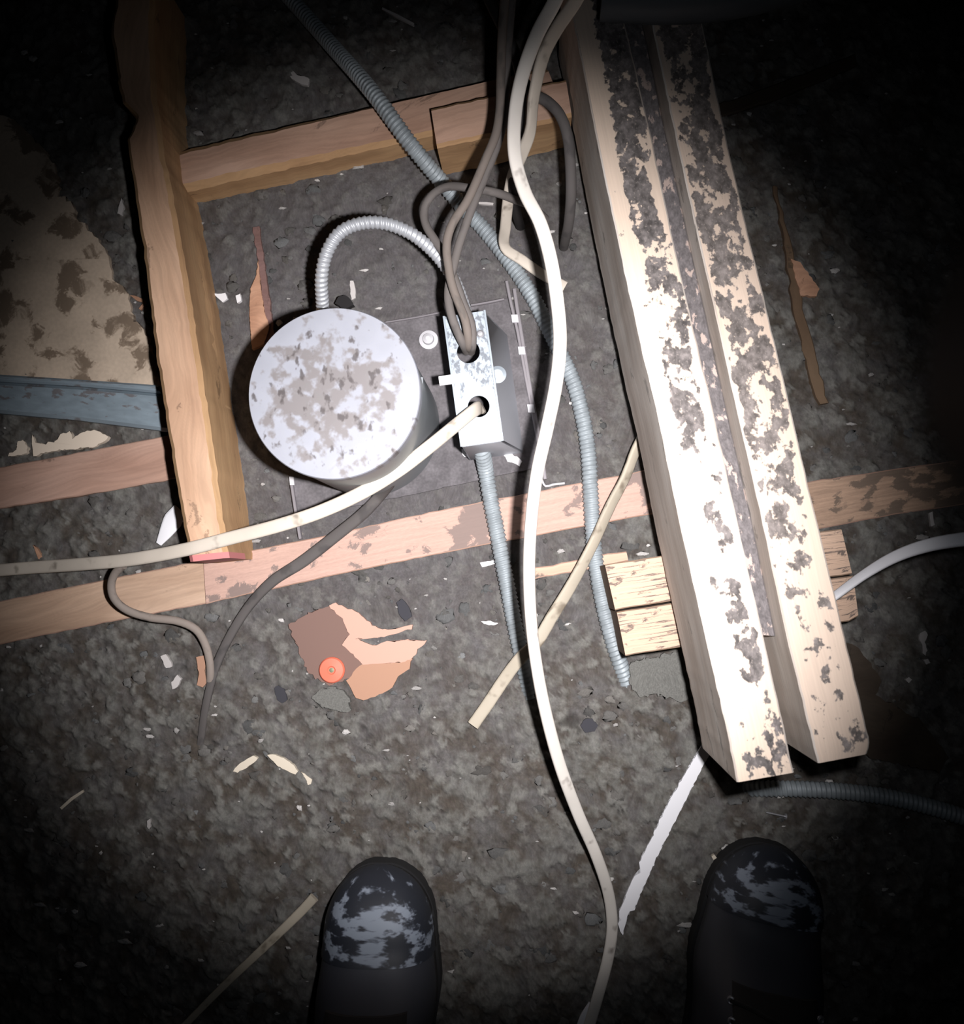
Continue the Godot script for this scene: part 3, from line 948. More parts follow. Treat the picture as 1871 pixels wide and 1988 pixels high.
func _fixture() -> void:
	var root := thing("recessed_light", "recessed ceiling light seen from above, round metal can with junction box and frame", "light fixture", at(720, 810, 0))
	# mounting frame sheet, dusty, on the fill
	obj("mounting_frame", slab(ats([[520, 668], [760, 622], [985, 579], [1022, 740], [1052, 905], [800, 960], [578, 1004], [548, 850]], 4.0), 0.003, M.pan, 0.001, 0.006), root)
	# can
	var top := at(648, 763, 165)
	var rad: float = at(648 + 168, 763, 165).distance_to(top)
	var can := obj("can_housing", build([lathe(top, Vector3.UP, [[0.0, -0.158], [rad * 0.985, -0.158], [rad * 0.985, -0.004], [0.0, -0.004]], 96)], [M.can_side]), root)
	obj("top_cap", build([lathe(top, Vector3.UP, [[rad * 0.986, -0.012], [rad * 1.0, -0.0118], [rad * 1.0, -0.0012], [rad * 0.99, 0.0], [0.0, 0.0004], [0.0, -0.0035], [rad * 0.986, -0.0035], [rad * 0.986, -0.012]], 96)], [M.can_top]), can)
	# side ears of the can
	var ear := at(792, 742, 130)
	var et := Tris.new()
	box_at(et, ear + Vector3(-0.012, -0.002, -0.004), Vector3(0.024, 0, 0), Vector3(0, 0, 0.008), Vector3(0, 0.002, 0))
	obj("can_ear", build([et], [M.can_side]), can)

	# junction box
	var h := 95.0
	var a := at(860, 618, h)
	var b := at(940, 606, h)
	var d := at(893, 868, h)
	var ex := (b - a).normalized()
	var ey := (d - a)
	ey = (ey - ex * ey.dot(ex)).normalized()
	a = a.lerp(at(980, 850, h) - (ex * b.distance_to(a) + ey * d.distance_to(a)), 0.5)
	var sz := Vector2(b.distance_to(a) * 1.0, d.distance_to(a))
	var up := Vector3.UP
	var body := Tris.new()
	# flaring side walls, four sheets
	var wall := 0.0014
	var low := -up * (h * 0.001 - 0.006)
	var tl := a - up * 0.002
	var tr := a + ex * sz.x - up * 0.002
	var bl := a + ey * sz.y - up * 0.002
	var br := a + ex * sz.x + ey * sz.y - up * 0.002
	var fl := ex * 0.017
	_wall(body, tl, bl, tl + low, bl + low, ex * wall)
	_wall(body, br, tr, br + low + fl, tr + low + fl, -ex * wall)
	_wall(body, tr, tl, tr + low + fl, tl + low, ey * wall)
	_wall(body, bl, br, bl + low, br + low + fl, -ey * wall)
	var box := obj("junction_box", build([body], [M.box_side]), root)
	# cover with two knock-outs
	var loc := func(p: Vector3) -> Vector2:
		return Vector2((p - a).dot(ex), (p - a).dot(ey))
	var h1: Vector2 = loc.call(at(909, 683, h))
	var h2: Vector2 = loc.call(at(929, 789, h))
	var cov := Tris.new()
	var split: float = (h1.y + h2.y) * 0.5
	_hole_half(cov, [Vector2(0, 0), Vector2(sz.x, split)], h1, 0.0098, a, ex, ey, up, 0.0014, sz)
	_hole_half(cov, [Vector2(0, split), sz], h2, 0.0092, a, ex, ey, up, 0.0014, sz)
	# rims round the outside
	for e in [[Vector2(0, 0), Vector2(sz.x, 0)], [Vector2(sz.x, 0), sz], [sz, Vector2(0, sz.y)], [Vector2(0, sz.y), Vector2(0, 0)]]:
		var p: Vector3 = a + ex * e[0].x + ey * e[0].y
		var q: Vector3 = a + ex * e[1].x + ey * e[1].y
		cov.quad(q - up * 0.0014, p - up * 0.0014, p, q, Vector2(0.1, 0.9), Vector2(0.9, 0.9), Vector2(0.9, 0.95), Vector2(0.1, 0.95), 4)
	obj("box_cover", build([cov], [M.box_face]), box)
	# folded lips along both long edges
	var lips := Tris.new()
	box_at(lips, a - ex * 0.0012, ex * 0.0016, ey * sz.y, up * 0.0022)
	obj("edge_lip", build([lips], [M.galv]), box)
	lips = Tris.new()
	box_at(lips, a + ex * (sz.x - 0.0004), ex * 0.0016, ey * sz.y, up * 0.0022)
	obj("edge_lip", build([lips], [M.galv]), box)
	# snap clip across the left edge and the tab on the right
	var clip := Tris.new()
	var c0: Vector2 = loc.call(at(852, 733, h))
	box_at(clip, a + ex * c0.x + ey * c0.y + up * 0.0022, ex * 0.026, ey * 0.0078, up * 0.0022)
	box_at(clip, a + ex * 0.010 + ey * (c0.y + 0.006) + up * 0.0002, ex * 0.009, ey * 0.012, up * 0.0014, 40)
	tag(obj("snap_clip", build([clip], [M.white]), box), "white snap clip")
	var tabc: Vector2 = loc.call(at(958, 723, h))
	obj("side_tab", build([lathe(a + ex * (tabc.x + 0.003) + ey * tabc.y - up * 0.012, up, [[0.0, 0.0], [0.0075, 0.0], [0.0075, 0.0015], [0.0045, 0.0024], [0.0, 0.0024]], 24)], [M.galv]), box)
	var sc := loc.call(at(920, 650, h)) as Vector2
	obj("cover_screw", build([lathe(a + ex * (sz.x - 0.006) + ey * sc.y, up, [[0.0, -0.001], [0.0032, -0.001], [0.0034, 0.0008], [0.002, 0.0018], [0.0, 0.002]], 20)], [M.steel]), box)

	# frame screw and wing nut near the can
	obj("frame_screw", build([lathe(at(832, 660, 6), up, [[0.0, -0.002], [0.009, -0.002], [0.009, 0.001], [0.0055, 0.002], [0.005, 0.006], [0.002, 0.008], [0.0, 0.008]], 24)], [M.tab]), root)
	# bar hangers
	var rail := func(list: Array, hh: float, w: float) -> void:
		var l := []
		var r := []
		var pts := ats(list, hh)
		for i in pts.size():
			var t: Vector3 = (pts[mini(i + 1, pts.size() - 1)] - pts[maxi(i - 1, 0)]).normalized()
			var s := t.cross(Vector3.UP).normalized() * w * 0.5
			l.append(pts[i] - s)
			r.append(pts[i] + s)
		obj("hanger_bar", board(l, r, 0.005, M.rail, M.rail, 0.0, false, 0.0006, 0.01), root)
	rail.call([[983, 545], [992, 590], [1004, 640], [1022, 740], [1040, 830], [1050, 900]], 8.0, 0.003)
	rail.call([[998, 560], [1004, 600], [1014, 660], [1030, 760], [1048, 855], [1058, 930]], 8.0, 0.0035)
	rail.call([[563, 925], [572, 985], [582, 1046]], 8.0, 0.003)
	rail.call([[914, 592], [945, 587], [978, 580]], 8.0, 0.002)
	rail.call([[748, 625], [800, 617], [856, 606]], 7.0, 0.0016)
	for p in [[999, 620], [1012, 682], [1030, 794]]:
		var tb := Tris.new()
		box_at(tb, at(p[0] - 7, p[1] - 8, 8), Vector3(0.0062, 0, 0), Vector3(0.001, 0, 0.0075), Vector3(0, 0.0022, 0))
		obj("bar_tab", build([tb], [M.tab]), root)
	var tb2 := Tris.new()
	box_at(tb2, at(562, 926, 8), Vector3(0.0042, 0, 0), Vector3(0.001, 0, 0.008), Vector3(0, 0.002, 0))
	obj("bar_tab", build([tb2], [M.tab]), root)

	# silvery whip that loops from the can to the junction box
	var whip := ats([[628, 640, 60], [626, 592, 85], [624, 540, 104], [634, 492, 114], [660, 452, 118], [700, 434, 118], [748, 434, 116], [795, 452, 110], [830, 478, 100], [858, 508, 90], [882, 545, 78], [896, 580, 68], [905, 612, 58], [912, 660, 50]])
	obj("flexible_whip", build([sweep(whip, 0.0108, 0.0108, [0.0], 0.0042, 0.0, [1.0], true)], [M.flex_bright]), root)


func _wall(t: Tris, a: Vector3, b: Vector3, c: Vector3, d: Vector3, inward: Vector3) -> void:
	# a sheet between the edges a-b (top) and c-d (bottom), with thickness
	var z := Vector2.ZERO
	t.quad(a, c, d, b, z, z, z, z, 1)
	t.quad(b + inward, d + inward, c + inward, a + inward, z, z, z, z, 2)
	t.quad(a, b, b + inward, a + inward, z, z, z, z, 3)
	t.quad(c + inward, d + inward, d, c, z, z, z, z, 4)
	t.quad(a + inward, c + inward, c, a, z, z, z, z, 5)
	t.quad(b, d, d + inward, b + inward, z, z, z, z, 6)


func _conduits() -> void:
	var flex := func(list: Array, d: float, label: String) -> void:
		var o := obj("armored_conduit", build([sweep(ats(list), d * 0.001, d * 0.001, [0.0], 0.0042, 0.0, [1.0], true)], [M.flex]))
		tag(o, label, "conduit")
	flex.call([[520, -50, 14], [575, 10, 14], [640, 84, 30], [722, 178, 60], [800, 284, 56], [868, 366, 26], [900, 405, 14], [935, 440, 9], [985, 503, 8], [1030, 570, 8], [1062, 632, 8], [1090, 690, 8], [1114, 745, 8], [1132, 815, 8], [1142, 880, 9], [1146, 950, 12], [1150, 1020, 11], [1156, 1090, 8], [1170, 1170, 7], [1190, 1248, 4], [1212, 1312, -4], [1222, 1345, -14]], 14.2, "long grey armored conduit running from the top edge diagonally down to the crib blocks")
	flex.call([[925, 842, 45], [934, 868, 40], [943, 915, 18], [951, 965, 13], [963, 1025, 12], [975, 1090, 8], [986, 1145, 7], [998, 1210, 6], [1010, 1265, 4], [1024, 1325, -3], [1036, 1380, -12]], 14.2, "grey armored conduit leaving the bottom end of the junction box beside the white cable")
	flex.call([[1440, 1530, -6], [1490, 1531, 4], [1560, 1532, 7], [1640, 1537, 7], [1720, 1547, 7], [1800, 1565, 7], [1880, 1590, 7], [1960, 1620, 7]], 14.2, "dim grey armored conduit in the shadow below the beams' lower ends")


func _cables() -> void:
	# white sheathed cables
	cable("sheathed_cable", [[1100, -60, 262], [1078, 0, 252], [1042, 68, 236], [1014, 146, 222], [1000, 220, 212], [999, 300, 206], [1018, 372, 202], [1048, 432, 200], [1068, 500, 198], [1081, 580, 196], [1087, 660, 195], [1080, 740, 195], [1062, 830, 195], [1043, 915, 194], [1032, 1000, 190], [1027, 1090, 180], [1029, 1180, 165], [1038, 1270, 145], [1056, 1370, 122], [1085, 1480, 96], [1122, 1580, 66], [1157, 1660, 40], [1181, 1735, 18], [1188, 1800, 8], [1180, 1860, 7], [1160, 1935, 7], [1138, 2010, 7]], 10.2, 4.6, M.sheath_white, "long white flat cable sweeping down the middle from the top edge to between the boots", [8.0, 20.0, 2.0, 25.0, 40.0, 40.0, 20.0, 6.0, 0.0, 0.0])
	cable("sheathed_cable", [[1142, -50, 250], [1118, 0, 240], [1082, 54, 226], [1056, 104, 212], [1037, 182, 192], [1029, 254, 168], [1014, 296, 150], [996, 340, 120], [986, 390, 90], [981, 440, 58], [978, 472, 34], [984, 486, 26], [1010, 503, 17], [1048, 530, 9], [1097, 557, 7]], 10.0, 4.6, M.sheath_cream, "cream flat cable behind the long white one, kinking right to a cut end", [20.0, 40.0, 55.0, 20.0, 30.0, 0.0, 0.0])
	cable("sheathed_cable", [[934, 792, 72], [928, 792, 92], [916, 800, 104], [884, 826, 108], [835, 866, 107], [775, 912, 104], [705, 955, 100], [625, 992, 96], [545, 1019, 92], [450, 1044, 88], [360, 1067, 86], [255, 1086, 70], [150, 1096, 46], [60, 1102, 24], [-60, 1112, 12]], 11.8, 5.2, M.sheath_cream, "cream flat cable curving from the junction box's lower hole over the stud", [60.0, 30.0, 10.0, 0.0, 0.0, 0.0, 0.0])
	cable("sheathed_cable", [[1262, 820, 40], [1235, 872, 30], [1214, 926, 26], [1184, 984, 24], [1150, 1058, 22], [1110, 1134, 20], [1072, 1196, 22], [1042, 1246, 22], [1008, 1280, 16], [978, 1320, 8], [948, 1365, 7], [918, 1408, 7]], 11.4, 4.6, M.sheath_tan, "dirty cream cut cable slanting from under the left beam across both conduits", [50.0, 45.0, 40.0, 20.0, 0.0, 0.0], 0.05)
	cable("sheathed_cable", [[1560, 1200, 100], [1622, 1156, 104], [1680, 1114, 125], [1740, 1080, 150], [1805, 1058, 172], [1880, 1046, 190], [1960, 1040, 200]], 10.0, 5.2, M.plain_white, "clean white cable arching from under the right beam to the right edge", [55.0, 50.0, 30.0, 20.0], 0.0, [0.72, 0.8, 1.0, 1.1])
	var ragged := obj("cable_strip", slab(ats([[1392, 1402], [1406, 1416], [1379, 1459], [1285, 1644], [1268, 1679], [1236, 1752], [1232, 1766], [1222, 1770], [1215, 1789], [1208, 1816], [1199, 1794], [1204, 1786], [1201, 1774], [1220, 1724], [1230, 1701], [1243, 1694], [1241, 1676], [1246, 1666], [1302, 1549], [1367, 1440]], 6.0), 0.003, M.plain_white, 0.0012, 0.002))
	tag(ragged, "bright white flat strip from under the left beam's lower end, ragged near the right boot", "cable")
	cable("cable_strip", [[610, 1742, 8], [582, 1772, 7], [520, 1832, 7], [430, 1918, 7], [330, 2020, 7]], 7.8, 4.0, M.sheath_tan, "tan cable piece in the dark lower left beside the left boot", [0.0], 0.06, [1.2, 1.05, 0.95, 0.85, 0.8])
	cable("cable_strip", [[350, 992, 9], [336, 1010, 6], [321, 1035, 5], [308, 1056, 4]], 15.0, 3.0, M.plain_white, "white curl of cable sheath peeking out left of the stud's lower end", [0.0], 0.0, [1.1, 1.3, 0.9, 0.4])
	cable("cable_strip", [[1150, 1950, 5], [1134, 1975, 5], [1122, 2010, 5]], 8.0, 3.0, M.plain_white, "white sliver beside the long cable at the bottom edge", [0.0])

	# dusty brown-grey wires at the junction box
	cable("dusty_wire", [[985, -60, 190], [975, 60, 178], [972, 150, 168], [970, 215, 160], [962, 262, 154], [942, 310, 150], [922, 358, 146], [905, 393, 142], [881, 429, 138], [869, 460, 134], [867, 490, 130], [871, 520, 126], [874, 540, 124], [882, 568, 120], [894, 598, 116], [903, 622, 112], [908, 650, 108], [909, 672, 98], [910, 680, 78]], 7.2, 6.4, M.sheath_brown, "brown dusty wire hanging into the junction box, bowing out on the left side")
	cable("dusty_wire", [[998, -60, 178], [988, 60, 168], [982, 150, 158], [978, 225, 150], [965, 280, 144], [942, 340, 138], [918, 398, 134], [903, 439, 130], [890, 478, 126], [880, 518, 116], [872, 550, 110], [870, 578, 110], [875, 608, 110], [886, 640, 109], [897, 664, 104], [905, 682, 84]], 7.2, 6.4, M.sheath_grey, "grey dusty wire crossing behind the brown one into the junction box's upper hole")
	cable("dusty_wire", [[1060, 425, 50], [1030, 400, 78], [1000, 388, 100], [962, 374, 118], [915, 366, 122], [872, 362, 112], [842, 376, 104], [824, 404, 100], [826, 435, 100], [844, 466, 102], [866, 500, 104], [884, 545, 106], [900, 590, 106], [915, 630, 105], [917, 664, 102], [914, 684, 82]], 7.2, 6.4, M.sheath_grey, "grey wire looping out to the left over the conduit above the junction box")
	cable("dusty_wire", [[1010, 150, 150], [1038, 184, 158], [1062, 197, 154], [1086, 222, 146], [1101, 262, 136], [1107, 320, 124], [1108, 380, 108], [1104, 430, 78], [1098, 462, 40], [1094, 480, 4]], 9.0, 8.0, M.sheath_dark, "dark grey wire arching down beside the left beam's upper part")
	cable("dusty_wire", [[925, -60, 170], [950, 0, 166], [976, 54, 164], [1002, 110, 160], [1012, 170, 150], [1008, 240, 140], [1002, 300, 128], [996, 360, 110], [1002, 410, 60], [1010, 440, 10]], 9.0, 8.0, M.black_cable, "black wire dropping from the top edge behind the white cables")

	# wires at the left
	cable("dusty_wire", [[240, 1098, 52], [224, 1112, 46], [216, 1136, 40], [222, 1162, 36], [246, 1184, 32], [292, 1199, 28], [345, 1206, 24], [380, 1222, 20], [398, 1250, 14], [407, 1285, 9], [408, 1320, 3], [404, 1345, -6]], 7.5, 6.0, M.sheath_taupe, "taupe wire curling down from the cream cable over the tan wood strip")
	cable("dusty_wire", [[775, 915, 60], [738, 962, 14], [706, 996, 12], [650, 1042, 12], [588, 1090, 11], [530, 1128, 10], [484, 1176, 6], [446, 1236, 4], [418, 1298, 3], [400, 1370, 1], [390, 1440, -4], [386, 1475, -12]], 9.5, 7.0, M.sheath_dark, "dark grey wire trailing across the long wood strip and down into the fill", [0.0], 0.0, [0.9, 1.15, 1.2, 0.9, 0.8, 0.7])


func _boot(toe: Vector3, heel: Vector3, label: String, seam: float) -> void:
	var root := thing("work_boot", label, "boot", toe)
	var fwd := (heel - toe)
	var length := fwd.length()
	fwd /= length
	var side := fwd.cross(Vector3.UP).normalized()
	var ring := func(s: float, lo: float, grow: float, n: int) -> PackedVector3Array:
		# half width and height of the boot at the fraction s from toe to heel
		var e := clampf(s / 0.20, 0.0, 1.0)
		var w: float = (0.0465 + 0.006 * smoothstep(0.15, 0.45, s)) * sqrt(maxf(1.0 - (1.0 - e) * (1.0 - e), 0.0)) 
		w *= 1.0 - 0.16 * smoothstep(0.35, 0.6, s) - 0.10 * smoothstep(0.75, 1.0, s)
		if s > 0.9:
			w *= sqrt(maxf(1.0 - pow((s - 0.9) / 0.1, 2.0) * 0.85, 0.02))
		var hh: float = 0.016 + 0.048 * sqrt(maxf(1.0 - pow(1.0 - clampf(s / 0.22, 0.0, 1.0), 2.0), 0.0)) + 0.060 * smoothstep(0.20, 0.52, s)
		w += grow
		hh += grow * 0.6
		var r := PackedVector3Array()
		for j in n:
			var a := PI * j / (n - 1)
			var q := Vector2(signf(cos(a)) * pow(absf(cos(a)), 0.75) * w, pow(sin(a), 0.72) * maxf(hh - lo, 0.001))
			r.append(toe + fwd * length * s + side * q.x + Vector3.UP * (lo + q.y))
		return r
	var upper := Tris.new()
	var rows := []
	var us := []
	for i in 49:
		var s := pow(i / 48.0, 1.5)
		rows.append(ring.call(maxf(s, 0.0015), 0.014, 0.0, 26))
		us.append(s)
	rings(upper, rows, us)
	obj("upper", build([upper], [M.boot]), root)
	# toe cap: a second skin over the front, with dust
	var cap := Tris.new()
	rows = []
	us = []
	for i in 29:
		var s := lerpf(0.0008, seam, pow(i / 28.0, 1.6))
		rows.append(ring.call(s, 0.014, 0.0016, 30))
		us.append(s / seam * 0.9)
	rings(cap, rows, us)
	for i in cap.uv.size():
		cap.uv[i] = Vector2(cap.uv[i].y, cap.uv[i].x)
	tag(obj("toe_cap", build([cap], [M.boot_toe]), root), "toe cap smeared with pale dust")
	# sole
	var sole := Tris.new()
	var outline := []
	for k in 2:
		for i in 25:
			var s := pow(i / 24.0, 1.4) if k == 0 else pow((24 - i) / 24.0, 1.4)
			var r: PackedVector3Array = ring.call(maxf(s, 0.003), 0.0, 0.0015, 3)
			outline.append((r[0] if k == 0 else r[2]) * Vector3(1, 0, 1) + Vector3.UP * 0.018)
	obj("sole", slab(outline, 0.019, M.sole), root)
	# tongue, laces, eyelets
	var tg := Tris.new()
	rows = []
	us = []
	for i in 12:
		var s := lerpf(0.36, 0.62, i / 11.0)
		var r: PackedVector3Array = ring.call(s, 0.014, 0.002, 26)
		var q := PackedVector3Array()
		for j in range(8, 18):
			q.append(r[j] + Vector3.UP * 0.002)
		for j in range(17, 7, -1):
			q.append(r[j] - Vector3.UP * 0.004)
		rows.append(q)
		us.append(s)
	rings(tg, rows, us)
	obj("tongue", build([tg], [M.lace]), root)
	for i in 5:
		var s := 0.40 + 0.045 * i
		var r: PackedVector3Array = ring.call(s, 0.014, 0.005, 26)
		var r2: PackedVector3Array = ring.call(s + 0.03, 0.014, 0.005, 26)
		obj("lace", build([sweep([r[8], r[10], (r[12] + r2[13]) * 0.5 + Vector3.UP * 0.002, r2[15], r2[17]], 0.0035, 0.0025)], [M.lace]), root)
		for j in [8, 17]:
			var nrm := (r[j] - (toe + fwd * length * s)).normalized()
			obj("eyelet", build([lathe(r[j], nrm, [[0.0012, -0.001], [0.0032, -0.001], [0.0032, 0.0008], [0.0022, 0.0014], [0.0012, 0.0008], [0.0012, -0.001]], 14)], [M.steel]), root)
	# shaft round the ankle
	var sh := Tris.new()
	rows = []
	us = []
	for i in 10:
		var k := i / 9.0
		var c := toe + fwd * length * lerpf(0.76, 0.80, k) + Vector3.UP * lerpf(0.06, 0.20, k)
		var q := PackedVector3Array()
		for j in 28:
			var a := TAU * j / 28
			q.append(c + side * cos(a) * 0.047 + fwd * sin(a) * lerpf(0.066, 0.058, k))
		rows.append(q)
		us.append(k)
	rings(sh, rows, us)
	obj("shaft", build([sh], [M.boot]), root)


func _boots() -> void:
	_boot(at(744, 1668, 10), at(742, 2270, 10), "dark work boot at the bottom centre, its toe cap thick with pale dust", 0.26)
	_boot(at(1492, 1632, 10), at(1392, 2225, 10), "dark work boot in shadow at the lower right, faint dust smears on its toe", 0.20)


func _debris() -> void:
	var o: MeshInstance3D
	# torn wood panel piece with a stained corner
	var torn := thing("torn_panel_piece", "torn reddish wood panel piece under the small orange cap", "wood chip", at(700, 1265, 0))
	obj("stained_area", slab(ats([[560, 1212], [600, 1190], [640, 1175], [664, 1200], [678, 1232], [664, 1252], [690, 1275], [705, 1290], [672, 1320], [640, 1330], [600, 1310], [578, 1262]], 3.6), 0.005, M.torn_dark, 0.0028), torn)
	obj("fresh_break", slab(ats([[637, 1176], [652, 1170], [676, 1182], [696, 1190], [722, 1213], [735, 1220], [760, 1222], [782, 1216], [803, 1213], [798, 1221], [768, 1230], [738, 1238], [690, 1240], [726, 1254], [752, 1246], [790, 1242], [829, 1244], [812, 1262], [798, 1282], [740, 1290], [704, 1290], [690, 1276], [664, 1252], [678, 1232], [664, 1200]], 5.0), 0.005, M.torn, 0.0016), torn)
	obj("lower_ply", slab(ats([[704, 1288], [742, 1288], [800, 1279], [794, 1298], [772, 1314], [762, 1334], [735, 1350], [706, 1360], [690, 1354], [680, 1338], [672, 1322], [690, 1300]], 4.2), 0.005, M.torn_tan, 0.0016), torn)
	# orange plastic nail cap
	var cap := thing("plastic_disc", "small bright orange plastic cap with a nail at its centre", "plastic disc", at(644, 1301, 5))
	obj("cap_disc", build([lathe(at(644, 1301, 8), Vector3.UP, [[0.0, -0.004], [0.0112, -0.004], [0.0120, -0.002], [0.0120, 0.0], [0.0108, 0.0018], [0.0040, 0.0024], [0.003, 0.0014], [0.0, 0.0014]], 48)], [M.orange]), cap)
	obj("nail_head", build([lathe(at(644, 1301, 9.2), Vector3.UP, [[0.0, 0.0], [0.0022, 0.0], [0.0022, 0.001], [0.0, 0.0014]], 16)], [mat(rgb(120, 124, 100), 0.5, 0.3)]), cap)

	chip("paint_chip", [[556, 141], [566, 136], [578, 146], [594, 149], [601, 154], [598, 166], [582, 162], [566, 153]], 2.0, M.grey_white, "white bent chip in the dark above the cross block, left of the conduit", "chip")
	chip("plaster_chip", [[412, 568], [424, 571], [438, 568], [441, 580], [432, 587], [422, 578]], 2.5, M.white, "white plaster blob right beside the left stud's middle", "chip")
	chip("plaster_chip", [[458, 574], [467, 570], [468, 584], [460, 588]], 2.5, M.white, "small white plaster dot right of the larger blob near the left stud", "chip")
	chip("plaster_chip", [[978, 884], [990, 878], [997, 884], [1005, 886], [1012, 896], [1009, 905], [1000, 900], [986, 896]], 3.5, M.white, "bright white plaster lump right of the conduit below the junction box", "chip", 0.0015, 4.0)
	chip("plaster_chip", [[896, 872], [908, 872], [918, 878], [912, 886], [902, 887], [896, 880]], 3.5, M.white, "white plaster lump at the junction box's lower left corner", "chip", 0.0008, 4.0)
	chip("plaster_chip", [[818, 840], [828, 832], [837, 842], [830, 850], [822, 848]], 3.0, M.white, "white plaster bit between the can and the curved cream cable", "chip", 0.0008, 4.0)
	chip("paint_chip", [[679, 545], [686, 544], [690, 560], [689, 578], [682, 582], [680, 566]], 2.0, M.grey_white, "slim white chip inside the silver loop, just above the can", "chip")
	chip("paint_chip", [[931, 1092], [946, 1090], [958, 1087], [963, 1093], [952, 1098], [936, 1101]], 2.0, M.white, "flat white chip left of the conduit below the long wood strip", "chip")
	chip("sheath_curl", [[452, 1497], [462, 1484], [478, 1474], [492, 1467], [501, 1472], [492, 1482], [476, 1492], [462, 1500]], 3.0, M.cream, "left half of two cream sheath curls on the fill above the left boot", "sheath scrap")
	chip("sheath_curl", [[518, 1465], [534, 1465], [554, 1473], [570, 1486], [578, 1498], [573, 1504], [556, 1496], [540, 1488], [528, 1476]], 3.0, M.cream, "right and longer half of two cream sheath curls on the fill above the left boot", "sheath scrap")
	chip("sheath_curl", [[584, 1498], [594, 1506], [606, 1514], [604, 1522], [598, 1524], [594, 1512]], 2.0, M.cream, "tiny cream crumb at the right end of the sheath curls", "sheath scrap")
	chip("wood_chip", [[381, 1276], [398, 1272], [400, 1290], [397, 1302], [401, 1326], [394, 1335], [383, 1330], [386, 1308]], 2.0, M.torn_tan, "orange-brown wood chip left of the taupe wire's lower end", "wood chip")
	chip("paint_chip", [[312, 1274], [322, 1270], [332, 1286], [334, 1294], [322, 1298]], 2.0, M.grey_white, "pale pebble left of the orange-brown wood chip", "chip")
	chip("paint_chip", [[332, 1325], [344, 1310], [352, 1318], [344, 1334], [334, 1338]], 2.0, M.grey_white, "pale oval pebble below the other pale pebble near the taupe wire", "chip")
	chip("wood_chip", [[236, 384], [240, 402], [236, 418], [228, 414], [231, 398]], 2.0, M.grey_white, "pinkish chip between the torn sheet and the left stud, high up", "wood chip")
	chip("wood_chip", [[252, 573], [262, 574], [281, 582], [282, 588], [266, 584]], 1.6, M.splinter, "upper thin splinter beside the torn sheet's edge", "splinter", 0.0)
	chip("wood_chip", [[278, 588], [282, 592], [273, 602], [269, 599]], 1.6, M.splinter, "lower short splinter beside the torn sheet's edge", "splinter", 0.0)
	chip("wood_chip", [[64, 1058], [72, 1064], [86, 1088], [76, 1090]], 2.0, M.splinter, "tan splinter above the cream cable near the left edge", "splinter", 0.0)
	chip("paint_chip", [[1786, 1228], [1796, 1224], [1801, 1233], [1795, 1246], [1800, 1262], [1796, 1272], [1790, 1268], [1791, 1252], [1784, 1244]], 2.0, M.grey_white, "knobbly pale chip in the dark right of the beams' lower ends", "chip")
	chip("paint_chip", [[1793, 1282], [1801, 1279], [1806, 1287], [1797, 1290]], 2.0, M.grey_white, "small pale chip just below the knobbly one at the right", "chip")
	chip("paint_chip", [[1758, 1319], [1764, 1314], [1770, 1320], [1764, 1326]], 2.0, M.grey_white, "tiny pale speck lower left of the knobbly chip at the right", "chip")
	chip("paint_chip", [[1803, 996], [1810, 994], [1814, 1020], [1807, 1022]], 2.0, M.grey_white, "pale sliver above the clean white cable at the right", "chip")
	chip("paint_chip", [[1380, 1663], [1387, 1659], [1391, 1666], [1384, 1670]], 3.0, M.cream, "small round pale pebble just left of the right boot's toe", "chip")
	chip("paint_chip", [[286, 1594], [291, 1590], [293, 1604], [289, 1611], [285, 1606]], 3.0, M.grey_white, "small upright pale chip in the dim fill at the lower left", "chip")
	chip("paint_chip", [[934, 1206], [952, 1206], [966, 1210], [958, 1214], [940, 1211]], 1.5, M.white, "thin white flake left of the conduit, right of the torn panel piece", "chip")
	chip("straw", [[116, 1568], [138, 1548], [160, 1534], [162, 1538], [140, 1554], [120, 1572]], 1.6, M.cream, "thin tan straw on the dim fill at the far lower left", "straw", 0.0)
	chip("straw", [[742, 14], [772, 28], [804, 45], [803, 49], [770, 33], [741, 18]], 1.6, M.grey_white, "thin pale straw in the dark at the very top", "straw", 0.0)
	chip("straw", [[929, 392], [944, 392], [958, 394], [957, 398], [942, 397], [929, 396]], 1.6, M.grey_white, "thin pale stick right of the crossing wires over the conduit", "straw", 0.0, 4.0)
	# nail
	var na := at(1487, 1577, 4)
	var nb := at(1524, 1585, 4)
	var nail := thing("nail", "thin steel nail lying on the fill above the right boot", "nail", na)
	obj("shank", build([sweep([na, na.lerp(nb, 0.5), nb], 0.0018, 0.0018)], [M.steel]), nail)
	obj("head", build([lathe(nb, (nb - na).normalized(), [[0.0, -0.0005], [0.0028, -0.0005], [0.0028, 0.001], [0.0, 0.001]], 14)], [M.steel]), nail)
	# bent tie wire
	o = obj("tie_wire", build([sweep(ats([[1048, 922, 7], [1053, 935, 7], [1059, 944, 7], [1072, 941, 7], [1096, 938, 7]]), 0.0022, 0.0022)], [M.tab]))
	tag(o, "thin bent steel wire above the long strip, right of the white cable", "wire")
	# dark pebbles and grey chunks
	chip("dark_stone", [[532, 1336], [540, 1330], [552, 1338], [557, 1358], [548, 1366], [537, 1358]], 2.0, M.dark_pebble, "dark oval stone lower left of the orange cap", "stone")
	chip("dark_stone", [[770, 1170], [780, 1162], [792, 1176], [800, 1196], [786, 1206], [774, 1192]], 2.0, M.dark_pebble, "dark oval stone above the torn panel piece's point", "stone")
	chip("dark_stone", [[1126, 1408], [1136, 1396], [1150, 1396], [1160, 1408], [1154, 1420], [1136, 1422]], 2.0, M.dark_pebble, "dark round stone right of the long white cable's middle", "stone")
